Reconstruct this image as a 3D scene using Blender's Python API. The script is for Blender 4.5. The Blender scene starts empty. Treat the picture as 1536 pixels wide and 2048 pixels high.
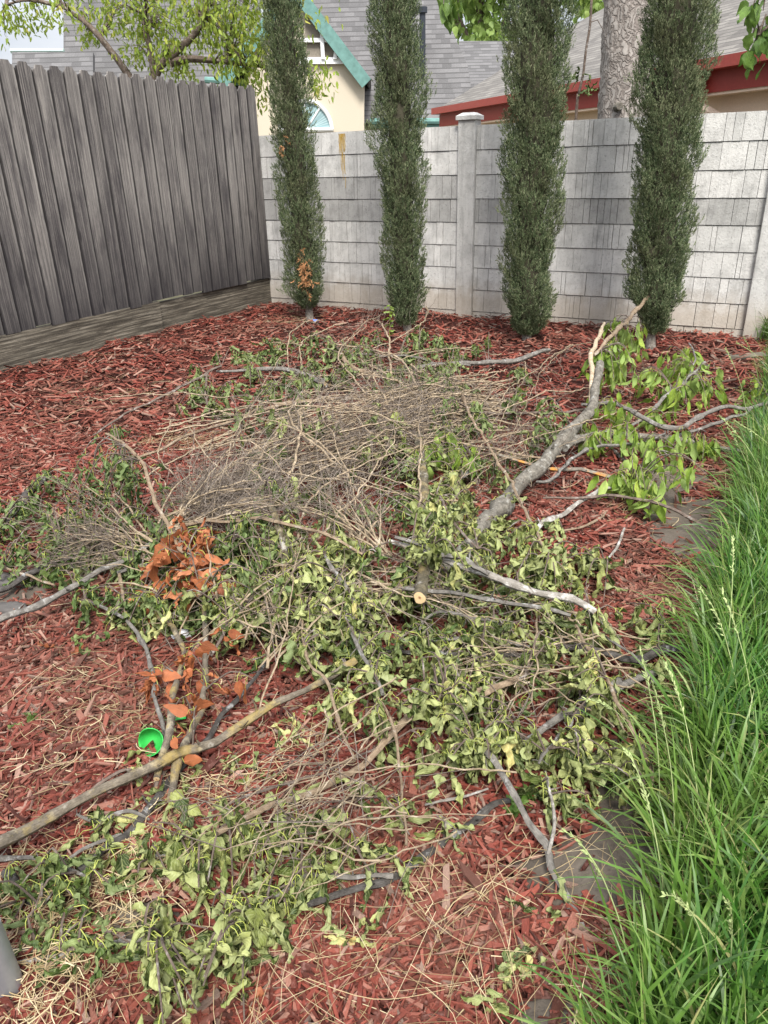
import bpy, math, random
import numpy as np
from mathutils import Matrix, Vector

random.seed(7)
rng = np.random.default_rng(11)
R_ = math.radians
scene = bpy.context.scene
col = scene.collection

# ------------------------------------------------------------------ camera
PITCH, ROLL, F, CAM_H = 25.0, -1.6, 1500.0, 1.5
cam_d = bpy.data.cameras.new("camera")
cam = bpy.data.objects.new("camera", cam_d)
col.objects.link(cam)
CAMR = Matrix.Rotation(R_(90 - PITCH), 3, 'X') @ Matrix.Rotation(R_(ROLL), 3, 'Z')
cam.matrix_world = Matrix.Translation((0, 0, CAM_H)) @ CAMR.to_4x4()
cam_d.sensor_fit = 'VERTICAL'
cam_d.sensor_height = 36.0
cam_d.sensor_width = 27.0
cam_d.lens = 36.0 * F / 2048
cam_d.clip_start = 0.02
cam_d.clip_end = 2000
scene.camera = cam
scene.render.resolution_x, scene.render.resolution_y = 768, 1024

# ------------------------------------------------------------------ sky, sun, exposure
SUN_EL, SUN_AZ = R_(54), R_(172)
world = bpy.data.worlds.new("World")
scene.world = world
world.use_nodes = True
wn, wl = world.node_tree.nodes, world.node_tree.links
wn.clear()
sky = wn.new('ShaderNodeTexSky')
sky.sky_type = 'NISHITA'
sky.sun_disc = False
sky.sun_elevation = SUN_EL
sky.sun_rotation = SUN_AZ
tc = wn.new('ShaderNodeTexCoord')
mp = wn.new('ShaderNodeMapping')
mp.inputs['Scale'].default_value = (1.2, 1.2, 4.0)
nz = wn.new('ShaderNodeTexNoise')
nz.inputs['Scale'].default_value = 2.2
nz.inputs['Detail'].default_value = 7
nz.inputs['Roughness'].default_value = 0.55
cr = wn.new('ShaderNodeValToRGB')
cr.color_ramp.elements[0].position = 0.3
cr.color_ramp.elements[0].color = (5.2, 5.7, 6.7, 1)
cr.color_ramp.elements[1].position = 0.68
cr.color_ramp.elements[1].color = (9.0, 9.1, 9.3, 1)
mx = wn.new('ShaderNodeMixRGB')
mx.inputs[0].default_value = 0.88
bg = wn.new('ShaderNodeBackground')
bg.inputs['Strength'].default_value = 0.12
wo = wn.new('ShaderNodeOutputWorld')
wl.new(tc.outputs['Generated'], mp.inputs['Vector'])
wl.new(mp.outputs['Vector'], nz.inputs['Vector'])
wl.new(nz.outputs['Fac'], cr.inputs['Fac'])
wl.new(sky.outputs['Color'], mx.inputs[1])
wl.new(cr.outputs['Color'], mx.inputs[2])
sxz = wn.new('ShaderNodeSeparateXYZ')
wl.new(tc.outputs['Generated'], sxz.inputs['Vector'])
gr_ = wn.new('ShaderNodeMapRange')
gr_.inputs['From Min'].default_value = 0.0
gr_.inputs['From Max'].default_value = 0.75
gr_.inputs['To Min'].default_value = 0.36
gr_.inputs['To Max'].default_value = 1.3
wl.new(sxz.outputs['Z'], gr_.inputs['Value'])
mg = wn.new('ShaderNodeMixRGB')
mg.blend_type = 'MULTIPLY'
mg.inputs[0].default_value = 1.0
wl.new(mx.outputs['Color'], mg.inputs[1])
wl.new(gr_.outputs['Result'], mg.inputs[2])
wl.new(mg.outputs['Color'], bg.inputs['Color'])
wl.new(bg.outputs['Background'], wo.inputs['Surface'])

sun_d = bpy.data.lights.new("sun", 'SUN')
sun_d.energy = 3.2
sun_d.angle = R_(18)
sun_d.color = (1.0, 0.96, 0.9)
sun = bpy.data.objects.new("sun", sun_d)
col.objects.link(sun)
sdir = Vector((math.sin(SUN_AZ) * math.cos(SUN_EL), math.cos(SUN_AZ) * math.cos(SUN_EL), math.sin(SUN_EL)))
sun.rotation_euler = sdir.to_track_quat('Z', 'Y').to_euler()
sun.location = (0, 0, 30)

scene.view_settings.view_transform = 'Standard'
scene.view_settings.look = 'None'
scene.view_settings.exposure = 0.95
scene.view_settings.gamma = 1.0
scene.view_settings.use_curve_mapping = False
scene.cycles.max_bounces = 6
scene.cycles.diffuse_bounces = 3
scene.cycles.transparent_max_bounces = 4
scene.cycles.use_denoising = True

# ------------------------------------------------------------------ geometry of the view (photo pixels -> world)
RM = np.array(CAMR)
CAMP = np.array([0, 0, CAM_H])


def ray(x, y):
    return RM @ np.array([(x - 768) / F, -(y - 1024) / F, -1.0])


def gpt(x, y, h=0.0):
    d = ray(x, y)
    return CAMP + d * ((h - CAM_H) / d[2])


def vp(x, y, Y):
    d = ray(x, y)
    return CAMP + d * (Y / d[1])


def on_plane(x, y, p0, n):
    d = ray(x, y)
    return CAMP + d * (np.dot(np.array(p0) - CAMP, n) / np.dot(d, n))


def unit(v):
    v = np.asarray(v, float)
    return v / max(1e-9, np.linalg.norm(v))


HB = []
for (x, y, sx, sy, h) in [(690, 905, 1.0, .62, .36), (560, 1130, .75, .42, .20), (850, 1180, .6, .4, .16),
                          (930, 1420, .38, .28, .10), (430, 1760, .3, .25, .06), (1290, 800, .6, .5, .12),
                          (230, 1060, .5, .35, .14)]:
    p = gpt(x, y)
    HB.append((p[0], p[1], sx, sy, h))


def pile(x, y):
    return sum(h * math.exp(-((x - cx) / sx) ** 2 - ((y - cy) / sy) ** 2) for cx, cy, sx, sy, h in HB)


def unp(x, y, lay=.7, dz=0.0):
    h = dz
    for _ in range(6):
        p = gpt(x, y, h)
        h = .5 * h + .5 * (lay * pile(p[0], p[1]) + dz)
    return gpt(x, y, h)


# ------------------------------------------------------------------ mesh builder
class MB:
    def __init__(s):
        s.v, s.f, s.uv, s.m, s.n = [], [], [], [], 0

    def add(s, v, f, uv=None, mat=0):
        v = np.asarray(v, float).reshape(-1, 3)
        f = np.asarray(f, int)
        s.v.append(v)
        s.uv.append(np.zeros((len(v), 2)) if uv is None else np.asarray(uv, float))
        s.f.append(f + s.n)
        s.m.append(np.full(len(f), mat))
        s.n += len(v)

    def build(s, name, mats, parent=None, smooth=False):
        V = np.concatenate(s.v)
        UV = np.concatenate(s.uv)
        loops = np.concatenate([f.ravel() for f in s.f])
        tot = np.concatenate([np.full(len(f), f.shape[1]) for f in s.f])
        st = np.concatenate([[0], np.cumsum(tot)[:-1]])
        me = bpy.data.meshes.new(name)
        me.vertices.add(len(V))
        me.vertices.foreach_set('co', V.ravel())
        me.loops.add(len(loops))
        me.loops.foreach_set('vertex_index', loops.astype(np.int32))
        me.polygons.add(len(tot))
        me.polygons.foreach_set('loop_start', st.astype(np.int32))
        me.polygons.foreach_set('loop_total', tot.astype(np.int32))
        me.polygons.foreach_set('material_index', np.concatenate(s.m).astype(np.int32))
        me.polygons.foreach_set('use_smooth', np.full(len(tot), smooth))
        ul = me.uv_layers.new(name='UVMap')
        ul.data.foreach_set('uv', UV[loops].ravel())
        if not isinstance(mats, (list, tuple)):
            mats = [mats]
        for m in mats:
            me.materials.append(m)
        me.update(calc_edges=True)
        o = bpy.data.objects.new(name, me)
        col.objects.link(o)
        if parent is not None:
            o.parent = parent
        return o


BOXF = [(0, 3, 2, 1), (4, 5, 6, 7), (0, 1, 5, 4), (1, 2, 6, 5), (2, 3, 7, 6), (3, 0, 4, 7)]


def box(mb, o, ax, ay, az, a, b, mat=0, uvoff=(0, 0)):
    """box from local a to local b in axes ax, ay, az at origin o; uv = (local x + y, local z)"""
    o, ax, ay, az = (np.asarray(q, float) for q in (o, ax, ay, az))
    L = np.array([(x, y, z) for z in (a[2], b[2]) for (x, y) in ((a[0], a[1]), (b[0], a[1]), (b[0], b[1]), (a[0], b[1]))])
    P = o + L[:, :1] * ax + L[:, 1:2] * ay + L[:, 2:] * az
    mb.add(P, BOXF, np.stack([L[:, 0] + L[:, 1] + uvoff[0], L[:, 2] + uvoff[1]], 1), mat)


def smooth_path(pts, rad, step):
    P = np.asarray(pts, float)
    r = np.asarray(rad, float)
    if len(P) == 2:
        n = max(2, int(np.linalg.norm(P[1] - P[0]) / step))
        t = np.linspace(0, 1, n + 1)[:, None]
        return P[0] * (1 - t) + P[1] * t, r[0] * (1 - t[:, 0]) + r[1] * t[:, 0]
    out, ro = [], []
    for i in range(len(P) - 1):
        p0, p1, p2, p3 = P[max(i - 1, 0)], P[i], P[i + 1], P[min(i + 2, len(P) - 1)]
        n = max(1, int(np.ceil(np.linalg.norm(p2 - p1) / step)))
        for k in range(n):
            t = k / n
            out.append(.5 * ((2 * p1) + (p2 - p0) * t + (2 * p0 - 5 * p1 + 4 * p2 - p3) * t * t + (3 * p1 - p0 - 3 * p2 + p3) * t ** 3))
            ro.append(r[i] * (1 - t) + r[i + 1] * t)
    out.append(P[-1])
    ro.append(r[-1])
    return np.array(out), np.array(ro)


def tube(mb, P, r, sides=6, mat=0, lump=0.0, capmat=None, v0=0.0):
    P = np.asarray(P, float)
    r = np.asarray(r, float) * np.ones(len(P))
    n = len(P)
    T = np.gradient(P, axis=0)
    T /= np.maximum(np.linalg.norm(T, axis=1, keepdims=True), 1e-9)
    a = np.array([0, 0, 1.0]) if abs(T[0][2]) < .9 else np.array([1.0, 0, 0])
    u = unit(np.cross(T[0], a))
    ang = np.linspace(0, 2 * np.pi, sides + 1)
    V = np.zeros((n, sides + 1, 3))
    UV = np.zeros((n, sides + 1, 2))
    L = np.concatenate([[0], np.cumsum(np.linalg.norm(np.diff(P, axis=0), axis=1))])
    for i in range(n):
        u = unit(u - T[i] * np.dot(u, T[i]))
        w = np.cross(T[i], u)
        rr = np.full(sides + 1, r[i])
        if lump:
            q = 1 + lump * rng.normal(0, 1, sides + 1)
            q[-1] = q[0]
            rr = rr * np.clip(q, .6, 1.5)
        V[i] = P[i] + rr[:, None] * (np.cos(ang)[:, None] * u + np.sin(ang)[:, None] * w)
        UV[i, :, 0] = ang / (2 * np.pi)
        UV[i, :, 1] = L[i] + v0
    i, j = np.meshgrid(np.arange(n - 1), np.arange(sides), indexing='ij')
    a0 = (i * (sides + 1) + j).ravel()
    mb.add(V.reshape(-1, 3), np.stack([a0, a0 + 1, a0 + sides + 2, a0 + sides + 1], 1), UV.reshape(-1, 2), mat)
    cm = mat if capmat is None else capmat
    for k, c in ((0, P[0]), (n - 1, P[-1])):
        ringv = V[k, :sides]
        vv = np.vstack([ringv, [c + (T[k] * (-1 if k == 0 else 1)) * r[k] * .12]])
        f = [(q, (q + 1) % sides, sides) if k else ((q + 1) % sides, q, sides) for q in range(sides)]
        uv = np.vstack([np.stack([.5 + .5 * np.cos(ang[:sides]), .5 + .5 * np.sin(ang[:sides])], 1), [[.5, .5]]])
        mb.add(vv, f, uv, cm)


def empty(name, loc=(0, 0, 0)):
    o = bpy.data.objects.new(name, None)
    o.empty_display_size = .1
    o.location = loc
    col.objects.link(o)
    return o


def tag(o, label=None, cat=None, group=None, kind=None):
    for k, v in (('label', label), ('category', cat), ('group', group), ('kind', kind)):
        if v:
            o[k] = v
    return o


# ------------------------------------------------------------------ materials
class NT:
    def __init__(s, name):
        s.m = bpy.data.materials.new(name)
        s.m.use_nodes = True
        s.n, s.l = s.m.node_tree.nodes, s.m.node_tree.links
        s.b = s.n['Principled BSDF']
        s.out = s.n['Material Output']

    def node(s, t, **kw):
        nd = s.n.new(t)
        for k, v in kw.items():
            if k in nd.inputs.keys():
                s.set(nd.inputs[k], v)
            else:
                setattr(nd, k, v)
        return nd

    def set(s, sock, v):
        if isinstance(v, bpy.types.NodeSocket):
            s.l.new(v, sock)
        else:
            sock.default_value = v

    def uv(s, sc=(1, 1, 1), kind='UV'):
        t = s.node('ShaderNodeTexCoord')
        m = s.node('ShaderNodeMapping', Vector=t.outputs[kind])
        m.inputs['Scale'].default_value = sc
        return m.outputs['Vector']

    def noise(s, vec, scale, detail=4, rough=.55):
        nd = s.node('ShaderNodeTexNoise', Vector=vec, Scale=scale, Detail=detail, Roughness=rough)
        return nd.outputs['Fac']

    def ramp(s, fac, stops, interp='LINEAR'):
        nd = s.node('ShaderNodeValToRGB', Fac=fac)
        cr = nd.color_ramp
        cr.interpolation = interp
        while len(cr.elements) < len(stops):
            cr.elements.new(.5)
        for e, (p, c) in zip(cr.elements, stops):
            e.position = p
            e.color = (c[0], c[1], c[2], 1) if isinstance(c, (tuple, list)) else (c, c, c, 1)
        return nd.outputs['Color']

    def mix(s, fac, a, b, mode='MIX'):
        nd = s.node('ShaderNodeMixRGB', blend_type=mode)
        s.set(nd.inputs[0], fac)
        for k, v in ((1, a), (2, b)):
            s.set(nd.inputs[k], (*v, 1) if isinstance(v, tuple) and len(v) == 3 else v)
        return nd.outputs['Color']

    def math(s, op, a, b=0.0):
        nd = s.node('ShaderNodeMath', operation=op)
        s.set(nd.inputs[0], a)
        s.set(nd.inputs[1], b)
        return nd.outputs['Value']

    def island(s):
        return s.node('ShaderNodeNewGeometry').outputs['Random Per Island']

    def bump(s, h, strength=.4, dist=.01):
        nd = s.node('ShaderNodeBump', Height=h, Strength=strength, Distance=dist)
        s.l.new(nd.outputs['Normal'], s.b.inputs['Normal'])

    def done(s, color=None, rough=.8, spec=.3, metal=0.0):
        if color is not None:
            s.set(s.b.inputs['Base Color'], (*color, 1) if isinstance(color, tuple) else color)
        s.set(s.b.inputs['Roughness'], rough)
        s.b.inputs['Specular IOR Level'].default_value = spec
        s.b.inputs['Metallic'].default_value = metal
        return s.m


def plain(name, c, rough=.7, spec=.3, metal=0.0, var=.15, scale=30):
    t = NT(name)
    n = t.noise(t.uv(kind='Object'), scale, 4)
    cc = t.ramp(n, [(.25, tuple(q * (1 - var) for q in c)), (.75, tuple(min(1, q * (1 + var)) for q in c))])
    t.bump(n, .15, .004)
    return t.done(cc, rough, spec, metal)


def bark(name, dark, light, patch, amount=.5, yellow=None):
    t = NT(name)
    o = t.uv(kind='Object')
    u = t.uv((6, 14, 1))
    n1 = t.noise(o, 38, 6, .65)
    n2 = t.noise(u, 5, 5, .6)
    c = t.ramp(n1, [(.3, dark), (.66, light)])
    c = t.mix(t.ramp(n2, [(.35, 0), (.7, .55)]), c, tuple(q * .45 for q in dark))
    n3 = t.noise(o, 22, 5, .7)
    c = t.mix(t.ramp(n3, [(.62 - amount * .22, 0), (.7 - amount * .15, .85)]), c, patch)
    if yellow:
        n4 = t.noise(o, 11, 5, .7)
        c = t.mix(t.ramp(n4, [(.5, 0), (.62, .85)]), c, yellow)
    t.bump(t.math('ADD', n1, n2), .7, .006)
    return t.done(c, .88, .2)


M = {}
M['limb'] = bark('limb_bark', (.075, .067, .055), (.25, .225, .185), (.30, .29, .26), .3)
M['grey'] = bark('grey_bark', (.10, .09, .08), (.25, .23, .20), (.38, .37, .35), .3)
M['white'] = bark('white_bark', (.17, .15, .125), (.36, .33, .29), (.54, .52, .48), .5)
M['dark'] = bark('dark_bark', (.030, .026, .022), (.11, .10, .09), (.30, .30, .29), .25)
M['mossy'] = bark('mossy_bark', (.05, .045, .03), (.18, .15, .10), (.45, .44, .40), .4, (.19, .14, .05))
M['lichen'] = bark('lichen_bark', (.09, .075, .055), (.24, .20, .15), (.36, .34, .30), .35, (.27, .20, .07))
M['orange'] = bark('orange_lichen_bark', (.13, .11, .09), (.30, .27, .22), (.34, .30, .25), .3, (.50, .22, .03))
M['tan'] = bark('tan_bark', (.16, .11, .07), (.37, .28, .19), (.40, .36, .30), .2)
M['brown'] = bark('brown_bark', (.09, .065, .05), (.24, .185, .15), (.34, .31, .28), .25)
M['splinter'] = bark('split_wood', (.30, .22, .14), (.55, .45, .32), (.6, .52, .42), .3)
M['drystem'] = bark('dry_stem', (.20, .145, .09), (.52, .41, .28), (.56, .47, .35), .25)
M['drytwig'] = bark('dry_twig', (.12, .09, .07), (.33, .275, .225), (.42, .36, .30), .3)


def cutwood():
    t = NT('cut_wood')
    uv = t.uv()
    m = t.node('ShaderNodeMapping', Vector=uv)
    m.inputs['Location'].default_value = (-.5, -.5, 0)
    w = t.node('ShaderNodeTexWave', Vector=m.outputs['Vector'], wave_type='RINGS', rings_direction='Z', Scale=9, Distortion=3, Detail=3)
    w.inputs['Detail Scale'].default_value = 2
    c = t.ramp(w.outputs['Fac'], [(.2, (.40, .26, .12)), (.8, (.62, .47, .27))])
    ln = t.node('ShaderNodeVectorMath', operation='LENGTH')
    t.l.new(m.outputs['Vector'], ln.inputs[0])
    c = t.mix(t.ramp(ln.outputs['Value'], [(.05, 1), (.16, 0)]), c, (.20, .09, .04))
    c = t.mix(t.ramp(ln.outputs['Value'], [(.43, 0), (.47, .9)]), c, (.14, .10, .07))
    t.bump(w.outputs['Fac'], .3, .003)
    return t.done(c, .8)


M['cut'] = cutwood()


def leafmat(name, stops, back, backmix=.75, trans=.22, rough=.55, vein=.5):
    t = NT(name)
    c = t.ramp(t.island(), stops)
    o = t.uv(kind='Object')
    n = t.noise(o, 60, 4)
    c = t.mix(.5, c, t.ramp(n, [(.3, (.24, .24, .24)), (.7, (.78, .78, .72))]), 'OVERLAY')
    g = t.node('ShaderNodeNewGeometry')
    bk = t.mix(.35, back, c)
    c = t.mix(t.math('MULTIPLY', g.outputs['Backfacing'], backmix), c, bk)
    u = t.uv()
    sx = t.node('ShaderNodeSeparateXYZ', Vector=u)
    au = t.math('ABSOLUTE', t.math('SUBTRACT', sx.outputs['X'], .5))
    k = t.math('SUBTRACT', t.math('MULTIPLY', sx.outputs['Y'], 8), t.math('MULTIPLY', au, 6))
    ve = t.math('POWER', t.math('ABSOLUTE', t.math('SINE', t.math('MULTIPLY', k, math.pi))), .35)
    mid = t.ramp(au, [(.0, 0), (.05, 1)])
    vv = t.math('MULTIPLY', ve, mid)
    c = t.mix(t.math('MULTIPLY', t.math('SUBTRACT', 1, vv), .5), c, back)
    t.bump(vv, vein, .002)
    t.done(c, rough, .35)
    tr = t.node('ShaderNodeBsdfTranslucent', Color=c)
    ms = t.node('ShaderNodeMixShader')
    ms.inputs[0].default_value = trans
    t.l.new(t.b.outputs[0], ms.inputs[1])
    t.l.new(tr.outputs[0], ms.inputs[2])
    t.l.new(ms.outputs[0], t.out.inputs['Surface'])
    return t.m


M['wilt'] = leafmat('wilted_leaf', [(0, (.024, .044, .008)), (.26, (.060, .090, .016)), (.50, (.125, .16, .036)), (.72, (.26, .285, .09)), (.90, (.50, .47, .19)), (1, (.46, .34, .13))], (.46, .49, .21), rough=.5)
M['green'] = leafmat('limp_green_leaf', [(0, (.035, .066, .010)), (.5, (.075, .125, .020)), (.85, (.16, .21, .05)), (1, (.30, .32, .12))], (.28, .33, .14))
M['fresh'] = leafmat('fresh_leaf', [(0, (.12, .21, .02)), (.5, (.24, .36, .04)), (1, (.40, .48, .08))], (.32, .42, .14), trans=.35)
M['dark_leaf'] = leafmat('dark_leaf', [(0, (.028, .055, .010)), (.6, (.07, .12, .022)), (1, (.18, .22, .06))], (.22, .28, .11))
M['orange_leaf'] = leafmat('orange_dry_leaf', [(0, (.15, .042, .018)), (.5, (.33, .095, .034)), (1, (.46, .18, .08))], (.40, .15, .065), backmix=.5)
M['straw_leaf'] = leafmat('straw_leaf', [(0, (.35, .27, .12)), (1, (.55, .46, .25))], (.5, .45, .28))
M['tree_leaf'] = leafmat('tree_leaf', [(0, (.13, .20, .02)), (.45, (.26, .36, .035)), (.9, (.44, .50, .07)), (1, (.48, .42, .10))], (.30, .38, .10), trans=.4)
M['far_leaf'] = leafmat('far_leaf', [(0, (.10, .17, .03)), (.6, (.20, .30, .06)), (1, (.30, .40, .09))], (.24, .33, .10), trans=.4)
M['near_leaf'] = leafmat('near_leaf', [(0, (.06, .13, .02)), (1, (.14, .24, .04))], (.2, .3, .08), trans=.35)
M['petiole'] = plain('petiole', (.30, .33, .07), .6)


def chipmat():
    t = NT('dyed_bark_chip')
    i = t.island()
    c = t.ramp(i, [(0, (.06, .018, .012)), (.18, (.125, .030, .018)), (.45, (.24, .046, .030)), (.70, (.34, .085, .055)),
                   (.85, (.39, .17, .12)), (.94, (.50, .32, .24)), (1, (.18, .14, .11))])
    f = t.noise(t.uv((3, 40, 1)), 4, 4, .6)
    c = t.mix(t.ramp(f, [(.3, 0), (.75, .8)]), t.mix(.55, c, (.03, .01, .008)), c)
    c = t.mix(t.ramp(t.noise(t.uv(kind='Object'), 70, 3), [(.55, 0), (.75, .35)]), c, (.42, .24, .20))
    c = t.mix(t.ramp(t.noise(t.uv(kind='Object'), 1.3, 4), [(.46, 0), (.70, .5)]), c, (.17, .095, .065))
    t.bump(f, .7, .004)
    return t.done(c, .7, .25)


def mulchbase():
    t = NT('mulch_base')
    o = t.uv(kind='Object')
    v = t.node('ShaderNodeTexVoronoi', Vector=t.node('ShaderNodeMapping', Vector=o).outputs[0], Scale=45)
    n = t.noise(o, 40, 6, .7)
    c = t.ramp(v.outputs['Color'], [(.1, (.030, .010, .008)), (.6, (.10, .028, .02)), (1, (.17, .06, .045))])
    c = t.mix(t.ramp(n, [(.3, 0), (.7, .8)]), (.02, .01, .008), c)
    t.bump(n, 1, .02)
    return t.done(c, .9, .1)


def soilmat(name, a, b):
    t = NT(name)
    o = t.uv(kind='Object')
    n = t.noise(o, 9, 8, .65)
    n2 = t.noise(o, 90, 5, .7)
    c = t.ramp(n, [(.3, a), (.7, b)])
    c = t.mix(t.ramp(n2, [(.55, 0), (.72, .5)]), c, tuple(q * .5 for q in a))
    t.bump(t.math('ADD', n, t.math('MULTIPLY', n2, .4)), .5, .012)
    return t.done(c, .95, .1)


M['chip'] = chipmat()
M['mulch'] = mulchbase()
M['soil'] = soilmat('bare_soil', (.062, .051, .040), (.13, .108, .087))
M['ground'] = soilmat('ground_soil', (.06, .06, .035), (.12, .11, .07))


def woodmat(name, base, lightc, darkc, fence=True):
    t = NT(name)
    i = t.island()
    u = t.node('ShaderNodeTexCoord').outputs['UV']
    # each board samples its own stretch of grain
    add = t.node('ShaderNodeVectorMath', operation='ADD')
    t.l.new(u, add.inputs[0])
    cmb = t.node('ShaderNodeCombineXYZ', X=t.math('MULTIPLY', i, 37.0), Y=t.math('MULTIPLY', i, 11.0))
    t.l.new(cmb.outputs[0], add.inputs[1])
    sc = (44, .55, 1) if fence else (.9, 24, 1)
    m = t.node('ShaderNodeMapping', Vector=add.outputs[0])
    m.inputs['Scale'].default_value = sc
    g1 = t.noise(m.outputs[0], 2.2, 6, .65)
    m2 = t.node('ShaderNodeMapping', Vector=add.outputs[0])
    m2.inputs['Scale'].default_value = tuple(q * 3.1 for q in sc)
    g2 = t.noise(m2.outputs[0], 3.0, 4, .7)
    m3 = t.node('ShaderNodeMapping', Vector=add.outputs[0])
    m3.inputs['Scale'].default_value = (13, .45, 1) if fence else (1.1, 9, 1)
    g3 = t.noise(m3.outputs[0], 1.4, 4, .6)
    c = t.ramp(g1, [(.38, darkc), (.5, base), (.60, lightc)])
    c = t.mix(t.ramp(g3, [(.45, 0), (.70, .55)]), c, darkc)
    c = t.mix(t.ramp(g2, [(.52, 0), (.63, .9)]), c, (.026, .024, .024))
    fz = t.noise(t.uv((60, 14, 1)), 2.5, 5, .7)
    c = t.mix(t.ramp(fz, [(.56, 0), (.72, .6)]), c, lightc)
    c = t.mix(t.ramp(fz, [(.3, .7), (.42, 0)]), c, darkc)
    if fence:
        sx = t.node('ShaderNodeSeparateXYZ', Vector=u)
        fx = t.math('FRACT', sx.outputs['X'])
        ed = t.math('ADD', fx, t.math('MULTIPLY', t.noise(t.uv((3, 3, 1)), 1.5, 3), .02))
        c = t.mix(t.ramp(ed, [(.0, 0), (.017, .65), (.026, .4), (.034, 0)]), c, (.40, .375, .34))   # pale strip along one edge of each board
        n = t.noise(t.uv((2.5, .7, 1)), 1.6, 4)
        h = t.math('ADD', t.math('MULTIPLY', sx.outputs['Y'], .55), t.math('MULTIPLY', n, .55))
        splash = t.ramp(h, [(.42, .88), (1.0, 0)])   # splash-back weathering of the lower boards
        vo = t.node('ShaderNodeTexVoronoi', Vector=t.uv((5.2, 1.05, 1)), Scale=1.0, Randomness=1.0)
        c = t.mix(t.ramp(vo.outputs['Distance'], [(.035, .95), (.07, 0)]), c, (.018, .015, .013))  # knots
        c = t.mix(.36, c, t.ramp(i, [(0, (.07, .065, .068)), (1, (.30, .28, .26))]))
        bl = t.noise(t.uv((6, 1.1, 1)), 1.7, 6, .65)
        c = t.mix(t.ramp(bl, [(.47, 0), (.66, .7)]), c, (.045, .040, .044))      # damp dark blotches
        c = t.mix(t.ramp(ed, [(.012, .9), (.017, 0), (.139, 0), (.145, .85)]), c, (.022, .020, .020))   # shade of the gaps painted along the board joints
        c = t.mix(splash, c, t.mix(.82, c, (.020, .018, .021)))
    else:
        w = t.node('ShaderNodeTexWave', Vector=m3.outputs[0], Scale=1.2, Distortion=9, Detail=2, bands_direction='Y')
        c = t.mix(t.ramp(w.outputs['Fac'], [(.15, .6), (.4, 0)]), c, darkc)
    t.bump(t.math('ADD', g1, g2), .7, .004)
    return t.done(c, .88, .15)


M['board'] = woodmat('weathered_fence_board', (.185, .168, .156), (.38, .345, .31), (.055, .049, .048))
M['kick'] = woodmat('weathered_kickboard', (.15, .13, .10), (.27, .24, .19), (.05, .043, .034), False)


def concretemat(name, tone=1.0):
    t = NT(name)
    i = t.island()
    o = t.uv(kind='Object')
    n = t.noise(o, 55, 6, .7)
    n2 = t.noise(o, 7, 6, .65)
    n3 = t.noise(t.uv((7, .9, 1)), 2, 5, .6)
    c = t.ramp(i, [(0, (.55, .54, .515)), (1, (.66, .645, .615))])
    c = t.mix(t.ramp(n2, [(.45, 0), (.75, .55)]), c, (.22, .215, .205))
    c = t.mix(t.ramp(n3, [(.52, 0), (.75, .45)]), c, (.20, .195, .185))
    c = t.mix(t.ramp(n, [(.56, 0), (.66, .55)]), c, (.22, .217, .21))
    zz_ = t.node('ShaderNodeSeparateXYZ', Vector=o)
    hh = t.math('ADD', zz_.outputs['Z'], t.math('MULTIPLY', n2, -.35))
    c = t.mix(t.ramp(hh, [(.0, .6), (.22, 0)]), c, (.40, .33, .25))          # soil splashed up from the bed
    n4 = t.noise(t.uv((16, .7, 1)), 2, 4, .6)
    c = t.mix(t.ramp(n4, [(.58, 0), (.78, .32)]), c, (.22, .215, .20))         # run-off streaks
    if tone != 1:
        c = t.mix(1.0, c, (tone, tone, tone), 'MULTIPLY')
    t.bump(n, .9, .006)
    return t.done(c, .92, .1)


M['concrete'] = concretemat('wall_concrete')
M['concrete_dull'] = concretemat('dull_wall_concrete', .70)
M['post_concrete'] = concretemat('post_concrete', .98)
M['groove'] = plain('dark_joint', (.055, .055, .054), .95)
M['rust'] = plain('rust_stain', (.42, .27, .06), .9, var=.35)


def shingles(name, a, b):
    t = NT(name)
    u = t.uv()
    RH = .14
    sx = t.node('ShaderNodeSeparateXYZ', Vector=u)
    v = t.math('DIVIDE', sx.outputs['Y'], RH)
    row = t.math('FLOOR', v)
    fr = t.math('FRACT', v)
    rr = t.node('ShaderNodeTexWhiteNoise', noise_dimensions='1D', W=row).outputs['Value']
    cx = t.math('FLOOR', t.math('ADD', t.math('DIVIDE', sx.outputs['X'], .24), t.math('MULTIPLY', rr, 9.0)))
    cmb = t.node('ShaderNodeCombineXYZ', X=cx, Y=row)
    wn2 = t.node('ShaderNodeTexWhiteNoise', noise_dimensions='2D', Vector=cmb.outputs[0]).outputs['Value']
    c = t.mix(wn2, a, b)
    n = t.noise(u, 1.2, 5)
    n2 = t.noise(u, 40, 4)
    c = t.mix(.5, c, t.ramp(n, [(.3, .36), (.7, .64)]), 'OVERLAY')
    c = t.mix(.4, c, t.ramp(n2, [(.3, .3), (.7, .7)]), 'OVERLAY')
    row_shadow = t.math('LESS_THAN', fr, t.math('ADD', .10, t.math('MULTIPLY', wn2, .14)))
    c = t.mix(t.math('MULTIPLY', row_shadow, .7), c, (.055, .053, .052))  # shadow line under each shingle row, painted into the colour
    t.bump(t.math('SUBTRACT', 1, fr), .5, .03)
    return t.done(c, .92, .15)


M['shingle'] = shingles('grey_shingles', (.105, .102, .102), (.165, .16, .16))
M['shingle_tan'] = shingles('taupe_shingles', (.13, .12, .11), (.215, .20, .18))
M['stucco'] = plain('cream_stucco', (.54, .475, .375), .95, var=.06, scale=60)
M['stucco_tan'] = plain('tan_stucco', (.74, .57, .44), .95, var=.08, scale=50)
M['teal'] = plain('teal_paint', (.13, .25, .225), .75, var=.25, scale=8)
M['red'] = plain('red_paint', (.30, .04, .03), .5, var=.1)
M['redlight'] = plain('red_gutter_paint', (.36, .065, .05), .45, var=.1)
M['whitep'] = plain('white_trim', (.82, .82, .82), .6, var=.05)
M['louver'] = plain('dim_louver', (.20, .175, .14), .8)


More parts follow.
